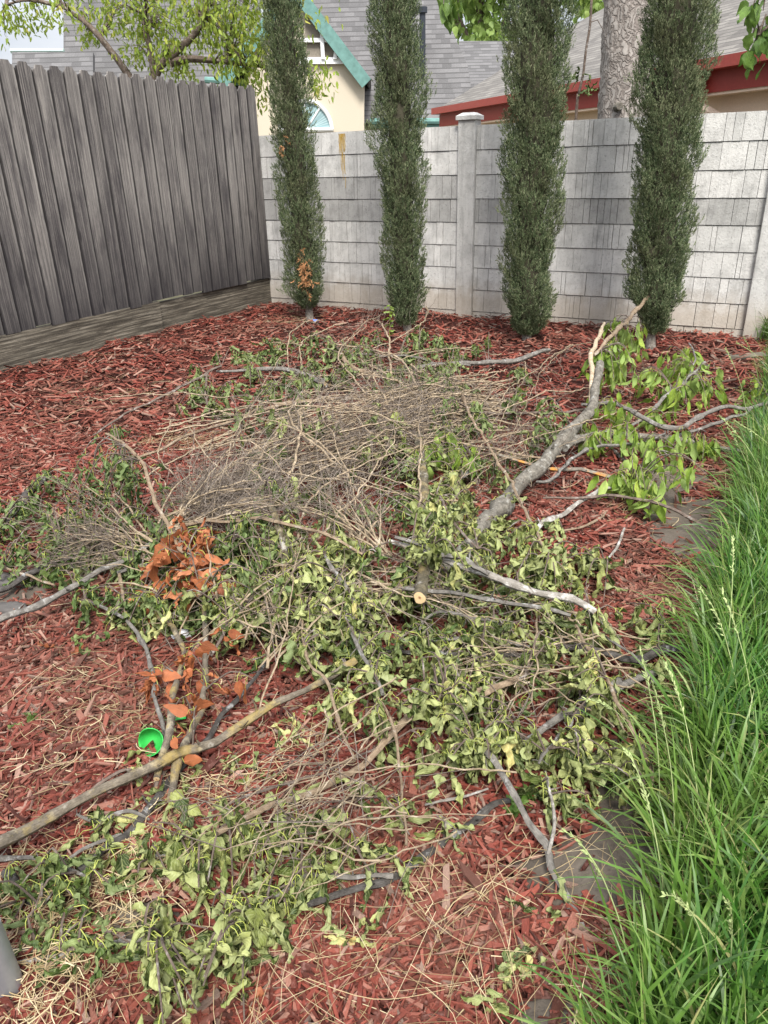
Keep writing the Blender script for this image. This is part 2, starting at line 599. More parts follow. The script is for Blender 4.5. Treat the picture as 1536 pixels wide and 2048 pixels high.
def glassmat():
    t = NT('sunburst_shade_glass')
    u = t.uv()
    sx = t.node('ShaderNodeSeparateXYZ', Vector=u)
    w = t.math('SINE', t.math('MULTIPLY', sx.outputs['X'], 60))
    c = t.ramp(w, [(.2, (.24, .36, .38)), (.8, (.38, .50, .51))])
    return t.done(c, .25, .5)


M['glass'] = glassmat()


def pinebark():
    t = NT('pine_bark')
    u = t.uv((13, 4.2, 1))
    o = t.uv(kind='Object')
    dn_ = t.node('ShaderNodeTexNoise', Vector=o, Scale=9.0, Detail=5.0)
    dm_ = t.node('ShaderNodeVectorMath', operation='MULTIPLY_ADD')
    t.l.new(dn_.outputs['Color'], dm_.inputs[0])
    dm_.inputs[1].default_value = (1.3, 1.3, 0)
    t.l.new(u, dm_.inputs[2])
    v = t.node('ShaderNodeTexVoronoi', Vector=dm_.outputs[0], Scale=2.6, feature='DISTANCE_TO_EDGE')
    wob = t.noise(o, 26, 6, .7)
    e = t.math('ADD', v.outputs['Distance'], t.math('MULTIPLY', wob, .2))
    c = t.ramp(e, [(.03, (.11, .092, .08)), (.12, (.27, .235, .21)), (.4, (.42, .385, .35))])
    c = t.mix(t.ramp(wob, [(.3, .45), (.7, 0)]), c, (.10, .085, .075))
    t.bump(t.ramp(e, [(.03, 0), (.25, 1)]), .8, .015)
    return t.done(c, .92, .1)


M['pine'] = pinebark()


def cypressmat():
    t = NT('cypress_spray')
    c = t.ramp(t.island(), [(0, (.046, .076, .034)), (.4, (.115, .158, .076)), (.75, (.195, .24, .12)), (1, (.35, .36, .22))])
    n = t.noise(t.uv(kind='Object'), 2.6, 3)
    c = t.mix(t.ramp(n, [(.48, 0), (.75, .5)]), c, (.17, .15, .085))
    t.done(c, .75, .2)
    tr = t.node('ShaderNodeBsdfTranslucent', Color=c)
    ms = t.node('ShaderNodeMixShader')
    ms.inputs[0].default_value = .2
    t.l.new(t.b.outputs[0], ms.inputs[1])
    t.l.new(tr.outputs[0], ms.inputs[2])
    t.l.new(ms.outputs[0], t.out.inputs['Surface'])
    return t.m


M['cypress'] = cypressmat()
M['cypress_core'] = plain('cypress_inner_twigs', (.055, .05, .032), .95, var=.4)
M['cypress_dead'] = plain('dead_cypress_spray', (.40, .20, .09), .9, var=.3)
M['cypress_trunk'] = bark('cypress_bark', (.13, .11, .09), (.33, .30, .26), (.4, .38, .35), .3)


def grassmat():
    t = NT('grass_blade')
    c = t.ramp(t.island(), [(0, (.020, .066, .012)), (.4, (.048, .145, .018)), (.75, (.092, .215, .030)), (.93, (.18, .29, .065)), (1, (.42, .38, .17))])
    u = t.uv()
    sx = t.node('ShaderNodeSeparateXYZ', Vector=u)
    c = t.mix(t.ramp(sx.outputs['Y'], [(.0, .6), (.3, 0)]), c, (.26, .27, .12))       # straw-coloured sheaths at the foot
    c = t.mix(t.ramp(sx.outputs['Y'], [(.8, 0), (1, .35)]), c, (.30, .36, .12))
    cl_ = t.noise(t.uv(kind='Object'), 2.4, 3)
    c = t.mix(t.ramp(cl_, [(.42, 0), (.72, .5)]), c, (.16, .21, .04))
    t.done(c, .42, .4)
    tr = t.node('ShaderNodeBsdfTranslucent', Color=c)
    ms = t.node('ShaderNodeMixShader')
    ms.inputs[0].default_value = .35
    t.l.new(t.b.outputs[0], ms.inputs[1])
    t.l.new(tr.outputs[0], ms.inputs[2])
    t.l.new(ms.outputs[0], t.out.inputs['Surface'])
    return t.m


M['grass'] = grassmat()
M['seed'] = plain('grass_seed_head', (.32, .38, .16), .8, var=.3, scale=60)
M['straw'] = (lambda t: t.done(t.ramp(t.island(), [(0, (.17, .12, .06)), (.6, (.34, .25, .13)), (1, (.52, .43, .27))]), .7, .3))(NT('dry_straw'))
M['steel'] = plain('galvanised_steel', (.40, .43, .46), .42, .5, .75, .22, 14)
M['green_plastic'] = plain('green_plastic', (.035, .40, .07), .45, .4, var=.2)
M['white_plastic'] = plain('white_plastic', (.78, .79, .82), .4, .5, var=.05)
M['blue_plastic'] = plain('blue_plastic', (.16, .25, .62), .4, .5)
M['slate'] = plain('flat_stone', (.085, .078, .072), .85, var=.3, scale=14)

# ------------------------------------------------------------------ setting: ground, mulch, soil
C0 = gpt(545, 605)                                   # corner of wall and fence
WU = unit(gpt(1475, 672) - C0)                       # along the wall, to the right
WN = np.array([WU[1], -WU[0], 0]) * (1 if WU[1] * -1 + 0 > 0 else 1)
WN = unit(np.array([WU[1], -WU[0], 0]))              # towards the camera
if WN[1] > 0:
    WN = -WN
FU = unit(gpt(0, 748) - C0)                          # along the fence, towards the camera
FN = unit(np.array([-FU[1], FU[0], 0]))
if FN[0] < 0:
    FN = -FN
UZ = np.array([0, 0, 1.0])

GEDGE = [gpt(*q) for q in [(1560, 700), (1530, 790), (1505, 880), (1492, 960), (1484, 1050), (1466, 1130), (1436, 1220), (1402, 1330),
                           (1368, 1440), (1340, 1560), (1325, 1700), (1325, 1830), (1290, 1960), (1240, 2080), (1140, 2250)]]
GY = np.array([p[1] for p in GEDGE])[::-1]
GX = np.array([p[0] for p in GEDGE])[::-1]


def gedge(y):
    return np.interp(y, GY, GX)


mb = MB()
mb.add([(-120, -60, -.03), (120, -60, -.03), (120, 160, -.03), (-120, 160, -.03)], [(0, 1, 2, 3)], [(0, 0), (1, 0), (1, 1), (0, 1)])
tag(mb.build('ground', M['ground']), kind='structure')


def in_bed(x, y):
    p = np.stack([x - C0[0], y - C0[1]], -1)
    return (p @ WN[:2] > .02) & (p @ FN[:2] > .03)


def lumps(x, y):
    return .012 * np.sin(x * 5.1 + 1.3 * np.sin(y * 3.7)) + .01 * np.sin(y * 6.3 + x * 2.2) + .007 * np.sin(x * 13 + y * 11)


nx, ny = 150, 170
gx, gy = np.meshgrid(np.linspace(-6.5, 3.9, nx), np.linspace(-.6, 9.6, ny), indexing='ij')
gz = lumps(gx, gy) * .8 + rng.normal(0, .003, gx.shape)
ii, jj = np.meshgrid(np.arange(nx - 1), np.arange(ny - 1), indexing='ij')
a0 = (ii * ny + jj).ravel()
fc = np.stack([a0, a0 + ny, a0 + ny + 1, a0 + 1], 1)
ctr = np.stack([gx, gy], -1).reshape(-1, 2)[fc].mean(1)
keep = ((ctr - C0[:2]) @ WN[:2] > -.12) & ((ctr - C0[:2]) @ FN[:2] > -.12)
mb = MB()
mb.add(np.stack([gx, gy, gz], -1).reshape(-1, 3), fc[keep], np.stack([gx, gy], -1).reshape(-1, 2))
tag(mb.build('mulch_bed', M['mulch'], smooth=True), kind='structure')

# bare soil patches: low irregular mounds showing through the mulch
PATCH = []
for (x, y, rx, ry, s) in [(1392, 1050, .30, .52, 1), (1335, 960, .2, .26, 1), (1190, 1760, .17, .16, 2), (1240, 1690, .13, .16, 5), (285, 1850, .10, .07, 3), (30, 1175, .24, .16, 4),
                          (1230, 1560, .12, .2, 6), (1100, 2040, .1, .06, 7)]:
    c = gpt(x, y)
    PATCH.append((c[0], c[1], rx, ry, s))


def patch_r(a, s):
    return 1 + .16 * np.sin(a * 2 + s) + .14 * np.sin(3 * a + 2.1 * s) + .09 * np.sin(7 * a + s * 3) + .06 * np.sin(13 * a + s)


for k, (cx, cy, rx, ry, s) in enumerate(PATCH):
    mb = MB()
    nr, na = 9, 40
    ang = np.linspace(0, 2 * np.pi, na + 1)[:-1]
    V = [(cx, cy, lumps(cx, cy) + .018)]
    for i in range(1, nr + 1):
        q = i / nr
        for a in ang:
            r = q * patch_r(a, s)
            x, y = cx + rx * r * math.cos(a), cy + ry * r * math.sin(a)
            V.append((x, y, lumps(x, y) * .8 + .018 * (1 - q ** 3) + (-.02 * q ** 6) + random.uniform(-.003, .003)))
    fs = []
    for i in range(1, nr):
        for j in range(na):
            a, b = 1 + (i - 1) * na + j, 1 + (i - 1) * na + (j + 1) % na
            fs.append((a, a + na, b + na, b))
    mb.add(V, fs, np.array(V)[:, :2])
    mb.add([V[0]] + V[1:1 + na], [(0, 1 + j, 1 + (j + 1) % na) for j in range(na)], np.array([V[0]] + V[1:1 + na])[:, :2])
    tag(mb.build('soil_patch', M['soil'], smooth=True), kind='structure')


def scatter_chips(n, ylo, yhi, lmin, lmax, wmin, wmax):
    y = rng.uniform(ylo, yhi, n)
    half = .62 * (y + .55) + .35
    x = rng.uniform(-1, 1, n) * half
    x = np.clip(x, -6, 4)
    ok = in_bed(x, y) & (x < gedge(y) + rng.exponential(.1, n) + .05)
    d = np.ones(n, bool)
    for cx, cy, rx, ry, s in PATCH:
        a = np.arctan2((y - cy) / ry, (x - cx) / rx)
        q = np.hypot((x - cx) / rx, (y - cy) / ry) / patch_r(a, s)
        d &= (q > 1.0) | ((q > .72) & (rng.random(n) < .5)) | (rng.random(n) < .10)
    ok &= d
    x, y = x[ok], y[ok]
    n = len(x)
    L = rng.uniform(lmin, lmax, n) * rng.choice([.35, .6, 1, 1, 1.35], n)
    W = np.minimum(rng.uniform(wmin, wmax, n), L * .7)
    T = rng.uniform(.0025, .009, n)
    B = np.array([(-.5, -.5, -.5), (.5, -.5, -.5), (.5, .5, -.5), (-.5, .5, -.5), (-.5, -.5, .5), (.5, -.5, .5), (.5, .5, .5), (-.5, .5, .5)])
    V = np.repeat(B[None], n, 0)
    V = V + rng.normal(0, .09, V.shape)
    V[:, :, 0] += rng.normal(0, .10, (n, 8))
    pin = rng.uniform(.2, 1, (n, 2))
    V[:, [0, 3, 4, 7], 1] *= pin[:, :1]
    V[:, [1, 2, 5, 6], 1] *= pin[:, 1:]
    V = V * np.stack([L, W, T], 1)[:, None, :]
    bend = rng.normal(0, 1.2, n)
    V[:, :, 2] += bend[:, None] * V[:, :, 0] ** 2
    yaw = rng.uniform(0, 2 * np.pi, n)
    pit = rng.normal(0, .22, n)
    rol = rng.normal(0, .35, n)
    cy_, sy_ = np.cos(yaw), np.sin(yaw)
    cp, sp = np.cos(pit), np.sin(pit)
    cr_, sr = np.cos(rol), np.sin(rol)
    X, Y, Z = V[..., 0], V[..., 1], V[..., 2]
    Y2, Z2 = Y * cr_[:, None] - Z * sr[:, None], Y * sr[:, None] + Z * cr_[:, None]
    X3, Z3 = X * cp[:, None] + Z2 * sp[:, None], -X * sp[:, None] + Z2 * cp[:, None]
    X4, Y4 = X3 * cy_[:, None] - Y2 * sy_[:, None], X3 * sy_[:, None] + Y2 * cy_[:, None]
    z0 = lumps(x, y) + rng.uniform(.002, .024, n) + np.abs(sp) * L * .2
    P = np.stack([X4 + x[:, None], Y4 + y[:, None], Z3 + z0[:, None]], -1).reshape(-1, 3)
    Fc = (np.arange(n)[:, None, None] * 8 + np.array(BOXF)[None]).reshape(-1, 4)
    off = rng.uniform(0, 50, (n, 1))
    uv = np.stack([B[None, :, 0] * L[:, None] * 10 + off, B[None, :, 1] * W[:, None] * 3 + B[None, :, 2] * .05 + off], -1).reshape(-1, 2)
    return P, Fc, uv


mb = MB()
for a in [(34000, .45, 1.5, .020, .066, .004, .015), (44000, 1.5, 2.7, .022, .066, .004, .015), (46000, 2.7, 4.6, .026, .075, .005, .017), (30000, 4.6, 9.3, .04, .11, .008, .026), (2600, .45, 3.4, .05, .105, .012, .028)]:
    mb.add(*scatter_chips(*a))
tag(mb.build('bark_mulch', M['chip']), 'loose red dyed bark chips spread over the garden bed', 'mulch', kind='stuff')

# ------------------------------------------------------------------ wooden fence
fence = tag(empty('wooden_fence', C0), 'tall weathered grey wooden board fence with rounded dog-eared tops and kickboards', 'fence')
FL, FT, FB = 7.2, 2.27, .315
mb = MB()
back = MB()
s = .02
k = 0
Lc = lambda p: p - C0
while s < FL:
    w = random.uniform(.136, .147)
    off = random.uniform(-.003, .005)
    top = FT + random.uniform(-.012, .012)
    bot = FB - random.uniform(0, .03)
    ins = .028
    prof = [(0, bot), (w, bot), (w, top - .055), (w - .012, top - .03), (w - ins, top - .026), (w - ins - .012, top), (ins + .012, top), (ins, top - .026), (.012, top - .03), (0, top - .055)]
    tilt = random.uniform(-.004, .004)
    nP = len(prof)
    V = []
    for d in (off, off + .017):
        for (a, z) in prof:
            V.append(FU * (s + a + tilt * (z - 1)) + FN * d + UZ * z)
    uv = [(a + k, z) for (a, z) in prof] * 2
    base = mb.n
    mb.add(V, [(q, (q + 1) % nP, nP + (q + 1) % nP, nP + q) for q in range(nP)], uv)
    mb.f.append(np.array([[base + nP + q for q in range(nP)][::1]]))
    mb.m.append(np.array([0]))
    mb.f.append(np.array([[base + q for q in range(nP)][::-1]]))
    mb.m.append(np.array([0]))
    jt_ = random.choice([.003, .005, .006, .009])
    box(back, (0, 0, 0), FU, FN, UZ, (s + w + jt_ * .5 - .028, -.0125, FB + .02), (s + w + jt_ * .5 + .028, -.0045, top - .07), 0, (k, 0))
    s += w + jt_
    k += 1
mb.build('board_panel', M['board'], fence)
back.build('added_gap_backing', M['board'], fence)  # strips added behind the gaps to keep sky light from showing through
for z in (.55, 1.9):
    mb = MB()
    box(mb, (0, 0, 0), FU, FN, UZ, (0, -.05, z), (FL, -.012, z + .09))
    mb.build('rail', M['kick'], fence)
mb = MB()
sj = float(np.dot(gpt(283, 658) - C0, FU))
box(mb, (0, 0, 0), FU, FN, UZ, (sj + .004, -.025, -.08), (FL, .018, .30))
mb.build('kickboard', M['kick'], fence)
mb = MB()
box(mb, (0, 0, 0), FU, FN, UZ, (.0, -.045, -.1), (sj - .004, -.006, .285))
mb.build('kickboard', M['kick'], fence)
for sp_ in (.1, 2.5, 4.9):
    mb = MB()
    box(mb, (0, 0, 0), FU, FN, UZ, (sp_, -.15, -.1), (sp_ + .09, -.052, 2.15))
    mb.build('post', M['kick'], fence)

# ------------------------------------------------------------------ concrete wall
wall = tag(empty('concrete_wall', C0), 'pale grey precast concrete wall with shingle-textured courses and square posts', 'wall')
WT = 1.80
posts = [float(np.dot(gpt(927, 634) - C0, WU)), float(np.dot(gpt(1507, 673) - C0, WU))]
sp_ = posts[1] - posts[0]
posts.append(posts[1] + sp_)
posts.append(posts[2] + sp_)
spans = [(-.25, posts[0] - .09)] + [(posts[i] + .09, posts[i + 1] - .09) for i in range(3)]
NC = 8
hc = (WT - .06) / NC
wr = random.Random(5)
for (a, b) in spans:
    mb = MB()
    box(mb, (0, 0, 0), WU, WN, UZ, (a - .06, -.06, -.2), (b + .06, -.012, WT - .01), 1)
    for c in range(-1, NC):
        z0, z1 = .06 + c * hc, .06 + (c + 1) * hc
        cm_ = 2 if (len(wall.children), c) in ((4, 1), (2, 3), (0, 5)) or wr.random() < .12 else 0
        x = a
        while x < b - .001:
            w = wr.choice([.04, .06, .07, .1, .12, .16, .2])
            if b - x - w < .05:
                w = b - x
            g = wr.choice([.0008, .0012, .0016, .0022, .0028])
            pr = wr.uniform(0, .0035)
            lo, hi = z0 + .004, z1 - .002
            V = []
            for (z, dpt) in ((lo, .011 + pr), (hi, .004 + pr)):
                V += [WU * (x + g) + WN * -.012 + UZ * z, WU * (x + w - g) + WN * -.012 + UZ * z,
                      WU * (x + w - g) + WN * dpt + UZ * z, WU * (x + g) + WN * dpt + UZ * z]
            mb.add(V, BOXF, [(x, z0), (x + w, z0), (x + w, z0), (x, z0), (x, z1), (x + w, z1), (x + w, z1), (x, z1)], cm_)
            x += w
    mb.build('wall_panel', [M['concrete'], M['groove'], M['concrete_dull']], wall)
for s in posts:
    mb = MB()
    box(mb, (0, 0, 0), WU, WN, UZ, (s - .088, -.1, -.2), (s + .088, .055, WT + .045))
    p = mb.build('post', M['post_concrete'], wall)
    mod = p.modifiers.new('bevel', 'BEVEL')
    mod.width = .008
    mod.segments = 2
    mb = MB()
    z = WT + .045
    a, b, c, d = s - .105, s + .105, -.117, .072
    V = [WU * x + WN * y + UZ * zz for (x, y, zz) in [(a, c, z), (b, c, z), (b, d, z), (a, d, z), (a, c, z + .035), (b, c, z + .035), (b, d, z + .035), (a, d, z + .035)]]
    ins = .05
    V += [WU * x + WN * y + UZ * (z + .062) for (x, y) in [(a + ins, c + ins), (b - ins, c + ins), (b - ins, d - ins), (a + ins, d - ins)]]
    mb.add(V, [(0, 3, 2, 1), (0, 1, 5, 4), (1, 2, 6, 5), (2, 3, 7, 6), (3, 0, 4, 7), (4, 5, 9, 8), (5, 6, 10, 9), (6, 7, 11, 10), (7, 4, 8, 11), (8, 9, 10, 11)], [(q[0], q[2]) for q in V])
    mb.build('post_cap', M['post_concrete'], p)
# rust-yellow run-off stain on the top courses
mb = MB()
sa = float(np.dot(on_plane(686, 300, C0, WN) - C0, WU))
for k in range(6):
    x0 = sa - .035 + k * .014
    zb = WT - .04 - [.18, .33, .42, .36, .5, .14][k]
    pts = []
    n = 10
    for q in range(n + 1):
        z = WT - .02 + (zb - WT + .02) * q / n
        ph = (z - .06) / hc
        dpt = .011 + .0035 - .007 * (ph - math.floor(ph)) + .0018
        wv = .006 * (1 - .6 * q / n)
        xx = x0 + .003 * math.sin(q * 1.3 + k)
        pts += [WU * (xx - wv) + WN * dpt + UZ * z, WU * (xx + wv) + WN * dpt + UZ * z]
    mb.add(pts, [(2 * q, 2 * q + 2, 2 * q + 3, 2 * q + 1) for q in range(n)], [(0, 0)] * len(pts))
mb.build('rust_stain', M['rust'], wall)

# ------------------------------------------------------------------ houses
def slab(mb, P, n, th, uvax, uvay, mat=0):
    """polygon P (list of 3-D points) extruded by th along -n, UV in metres along the two axes"""
    P = np.array(P)
    k = len(P)
    n = unit(n)
    V = np.vstack([P, P - n * th])
    uv = np.stack([V @ np.asarray(uvax), V @ np.asarray(uvay)], 1)
    base = mb.n
    mb.add(V, [(q, q + k, (q + 1) % k + k, (q + 1) % k) for q in range(k)], uv, mat)
    mb.f.append(np.array([[base + q for q in range(k)]]))
    mb.m.append(np.array([mat]))
    mb.f.append(np.array([[base + k + q for q in range(k)][::-1]]))
    mb.m.append(np.array([mat]))


XH = np.array([1.0, 0, 0])
YD = 20.0
hA = tag(empty('house', vp(700, 300, YD)), 'cream stucco house with steep grey shingle roofs and teal gable trim behind the wall', 'house', 'houses behind the wall')
hA0 = np.array(hA.location)


def sub(P):
    return [np.asarray(p) - hA0 for p in P]


def loc(o):
    return o


# gable wall with depth
mb = MB()
slab(mb, sub([vp(497, 420, YD), vp(728, 420, YD), vp(728, 158, YD), vp(590, -22, YD), vp(497, 100, YD)]), (0, -1, 0), 3.5, XH, UZ)
mb.build('wall', M['stucco'], hA)
# gable roof pair and teal bargeboards
ap, er, el = vp(588, -42, YD - .22), vp(742, 158, YD - .22), vp(434, 158, YD - .22)
back = np.array([0, 5.0, 0])
mb = MB()
nr_ = unit(np.cross(er - ap, back))
nr_ = nr_ if nr_[2] > 0 else -nr_
slab(mb, sub([ap, er, er + back, ap + back]), nr_, .08, (0, 1, 0), unit(ap - er))
nl_ = unit(np.cross(el - ap, back))
nl_ = nl_ if nl_[2] > 0 else -nl_
slab(mb, sub([el, ap, ap + back, el + back]), nl_, .08, (0, 1, 0), unit(ap - el))
gr = mb.build('gable_roof', M['shingle'], hA)
for e in (er, el):
    mb = MB()
    dn = unit(np.cross(unit(ap - e), (0, 1, 0)))
    dn = dn if dn[2] < 0 else -dn
    q0, q1 = ap + np.array([0, -.02, .03]), e + np.array([0, -.02, .0])
    slab(mb, sub([q0, q1, q1 + dn * .27, q0 + dn * .27]), (0, -1, 0), .06, XH, UZ)
    mb.build('bargeboard', M['teal'], hA)
# gable vent: white frame with bars, dim louvres behind
vent = MB()
slab(vent, sub([vp(608, 118, YD - .03), vp(692, 118, YD - .03), vp(612, 18, YD - .03)]), (0, -1, 0), .05, XH, UZ)
ve = vent.build('gable_vent', M['louver'], hA)
mb = MB()


def bar(mb, a, b, w, Y):
    A, B = vp(*a, Y), vp(*b, Y)
    d = unit(B - A)
    nn = np.cross(d, (0, 1, 0))
    slab(mb, sub([A - nn * w, B - nn * w, B + nn * w, A + nn * w]), (0, -1, 0), .06, XH, UZ)


bar(mb, (600, 121), (700, 121), .065, YD - .10)
bar(mb, (600, 80), (662, 80), .04, YD - .12)
bar(mb, (646, 118), (643, 58), .04, YD - .14)
bar(mb, (670, 118), (672, 92), .04, YD - .145)
bar(mb, (604, 10), (698, 120), .04, YD - .16)
mb.build('vent_frame', M['whitep'], ve)
# arched window
mb = MB()
wc = vp(612, 260, YD - .02)
rw = np.linalg.norm(vp(664, 260, YD - .02) - wc)
arc = [wc + rw * np.array([math.cos(a), 0, math.sin(a)]) for a in np.linspace(0, math.pi, 25)]
aa_ = np.linspace(0, math.pi, 25)
for q in range(24):
    mb.add(sub([wc, arc[q + 1], arc[q]]), [(0, 1, 2)], [(.5 * (aa_[q] + aa_[q + 1]), 0), (aa_[q + 1], 1), (aa_[q], 1)])
wg = mb.build('arched_window', M['glass'], hA)
mb = MB()
tube(mb, np.array(sub(arc)) + np.array([0, -.02, 0]), .045, 6)
tube(mb, np.array(sub([wc - XH * rw * 1.05, wc + XH * rw * 1.05])) + np.array([0, -.02, 0]), .05, 6)
for a in (.9, 1.57, 2.24):
    tube(mb, np.array(sub([wc, wc + rw * np.array([math.cos(a), 0, math.sin(a)])])) + np.array([0, -.01, 0]), .02, 5)
mb.build('window_frame', M['whitep'], wg)


def roofplane(px, eave_px, Y, slope, name, mat, trim=None, th=.12, yaw=0.0):
    p0 = vp(*eave_px, Y)
    n = np.array([0, -math.sin(slope), math.cos(slope)])
    n = np.array(Matrix.Rotation(yaw, 3, 'Z') @ Vector(n))
    up = np.array(Matrix.Rotation(yaw, 3, 'Z') @ Vector((0, math.cos(slope), math.sin(slope))))
    ax = np.cross(up, n)
    mb = MB()
    slab(mb, sub([on_plane(x, y, p0, n) for x, y in px]), n, th, ax, up)
    return mb.build(name, mat, hA)


roofplane([(560, 246), (912, 246), (912, 236), (945, 190), (935, 130), (915, 85), (895, 40), (878, -10), (868, -60), (560, -60)], (800, 246), YD + 1.0, R_(56), 'main_roof', M['shingle'])
roofplane([(905, 262), (1130, 262), (1130, 82), (918, 82)], (1000, 262), YD + 1.4, R_(36), 'rear_roof', M['shingle'])
roofplane([(127, 200), (520, 200), (520, -70), (127, -70)], (300, 200), YD + 1.2, R_(62), 'mansard_roof', M['shingle'])
lr = roofplane([(24, 190), (186, 190), (186, 104), (24, 104)], (100, 190), YD + .4, R_(50), 'low_roof', M['shingle'])
mb = MB()
tube(mb, sub([vp(22, 102, YD + 1.35), vp(128, 102, YD + 1.35)]), .06, 6)
mb.build('ridge_trim', plain('pale_green_ridge', (.40, .52, .46), .7), lr)
mb = MB()
tube(mb, sub([vp(740, 243, YD + .85), vp(915, 243, YD + .85)]), .075, 8)
tube(mb, sub([vp(740, 252, YD + .9), vp(915, 252, YD + .9)]), .06, 8)
tube(mb, sub([vp(410, 160, YD + .5), vp(505, 166, YD + .5)]), .07, 8)
mb.build('gutter', M['teal'], hA)
mb = MB()
box(mb, np.array(vp(700, 420, YD + 1.5)) - hA0, (1, 0, 0), (0, 1, 0), UZ, (0, .6, -1.5), (6, 4, 2.2))
box(mb, np.array(vp(150, 420, YD + 2.2)) - hA0, (1, 0, 0), (0, 1, 0), UZ, (-1.2, 1.2, -1.5), (5, 4, 2.3))
mb.build('wall', M['stucco'], hA)

mb = MB()
pz = [vp(845, 150, YD + 1.6), vp(845, 20, YD + 1.6)]
tube(mb, sub(pz), .075, 10)
tube(mb, sub([vp(845, 26, YD + 1.6), vp(845, 14, YD + 1.6)]), .12, 10)
mb.build('flue_pipe', plain('dark_flue', (.03, .035, .045), .5), hA)

# house B: long red eave running towards the right
EA = vp(873, 222, 18.0)
zE = EA[2]
d = ray(1640, 66)
EB = CAMP + ray(1536, 108) * ((zE - CAM_H) / ray(1536, 108)[2])
eu = unit(EB - EA)
EB2 = EA + eu * (np.linalg.norm(EB - EA) + 3.0)
en = unit(np.array([eu[1], -eu[0], 0]))
if en[1] > 0:
    en = -en                                       # towards the camera side
hB = tag(empty('house', EA * np.array([1, 1, 0])), 'tan stucco house with taupe shingle roof and long red eave and gutter', 'house', 'houses behind the wall')
hA0 = np.array(hB.location)
sl = R_(24)
nB = unit(en * math.sin(sl) + UZ * math.cos(sl))
upB = unit(-en * math.cos(sl) + UZ * math.sin(sl))
p0 = EA + UZ * .05
mb = MB()
q = [on_plane(x, y, p0, nB) for x, y in ((874, 219), (985, 150), (1090, 80), (1150, 48), (1212, 14))]
LB = np.linalg.norm(EB2 - EA)
top = q[-1] + eu * 9
slab(mb, sub(q + [top, EB2 + UZ * .05]), nB, .1, eu, upB)
mb.build('roof', M['shingle_tan'], hB)
mb = MB()
box(mb, EA - hA0, eu, en, UZ, (0, -.05, -.07), (LB, .12, .05))
gut = mb.build('gutter', M['redlight'], hB)
mb = MB()
box(mb, EA - hA0, eu, en, UZ, (.1, -.09, -.30), (LB, -.045, -.062))
box(mb, EA - hA0, eu, en, UZ, (.05, -1.2, -.30), (.098, -.045, -.074))
mb.build('fascia', M['red'], hB)
mb = MB()
box(mb, EA - hA0, eu, en, UZ, (.12, -.32, -.33), (LB, -.06, -.288))
mb.build('soffit', M['stucco_tan'], hB)
mb = MB()
box(mb, EA - hA0, eu, en, UZ, (.5, -5, -zE - .2), (LB - .1, -.27, -.30))
mb.build('wall', M['stucco_tan'], hB)
# downspout near the right end
sd = LB - 3.0 - 1.0
mb = MB()
pd = EA - hA0 + eu * sd
path = [pd + en * .04 - UZ * .06, pd + en * .04 - UZ * .42, pd + eu * .16 - en * .04 - UZ * .50, pd + eu * .30 - en * .18 - UZ * .58, pd + eu * .32 - en * .20 - UZ * 2.6]
tube(mb, path[:2], .06, 8)
tube(mb, path[1:], .05, 8, 1)
mb.build('downspout', [M['red'], M['stucco_tan']], gut)

# ------------------------------------------------------------------ leaf templates
def leaf_template(kind, seed):
    r = random.Random(seed)
    nl, nw = 8, 3
    t = np.linspace(0, 1, nl)
    u = np.linspace(-1, 1, 2 * nw + 1)
    if kind == 'long':
        hw = .165 * np.sin(np.pi * np.clip(t, 0, 1) ** .7) ** .9
    else:
        hw = (.33 if kind == 'flat' else .29) * np.sin(np.pi * (t * .97 + .03) ** .62) ** .85 * (1 - .25 * t)
    hw = hw * np.array([r.uniform(.85, 1.12) for _ in t])
    hw[-1] = .004
    kL, kR = r.uniform(.6, 4.2), r.uniform(.6, 4.2)
    if r.random() < .3:
        kR *= -.6
    if kind == 'long':
        kL, kR = r.uniform(.4, 1.6), r.uniform(.4, 1.6)
    if kind == 'flat':
        kL, kR = r.uniform(.0, .6), r.uniform(.0, .6)
    bend = r.uniform(-1.4, 2.2) if kind != 'flat' else r.uniform(-.3, .5)
    tw = r.uniform(-2.6, 2.6) if kind == 'crumple' else r.uniform(-.6, .6)
    wa, wf, wp = (r.uniform(.08, .30) if kind == 'crumple' else r.uniform(.03, .12)), r.uniform(5, 12), r.uniform(0, 6)
    V = np.zeros((nl, 2 * nw + 1, 3))
    pos = np.zeros(3)
    th = 0
    for i in range(nl):
        for j, uu in enumerate(u):
            k = kL if uu < 0 else kR
            k = k * 2.2
            s = abs(uu) * hw[i]
            if abs(k) > 1e-3:
                x, z = math.sin(k * s) / k, (1 - math.cos(k * s)) / k
            else:
                x, z = s, 0
            x *= 1 if uu >= 0 else -1
            z += wa * math.sin(wf * t[i] + wp + (2 if uu > 0 else 0)) * uu * uu * (.3 + hw[i])
            x += r.uniform(-.018, .018)
            z += r.uniform(-.022, .022) * (abs(uu) > .3)
            a = tw * t[i]
            x, z = x * math.cos(a) - z * math.sin(a), x * math.sin(a) + z * math.cos(a)
            V[i, j] = (x, pos[1] - math.sin(th) * z, pos[2] + math.cos(th) * z)
        th = -bend * t[i] ** 1.3 + .25 * math.sin(wf * .7 * t[i] + wp)
        pos = pos + np.array([0, math.cos(th), math.sin(th)]) / (nl - 1)
    UV = np.stack(np.meshgrid(t, u * .5 + .5, indexing='ij'), -1)[..., ::-1]
    w = 2 * nw + 1
    i, j = np.meshgrid(np.arange(nl - 1), np.arange(w - 1), indexing='ij')
    a0 = (i * w + j).ravel()
    return V.reshape(-1, 3), np.stack([a0, a0 + 1, a0 + w + 1, a0 + w], 1), UV.reshape(-1, 2)


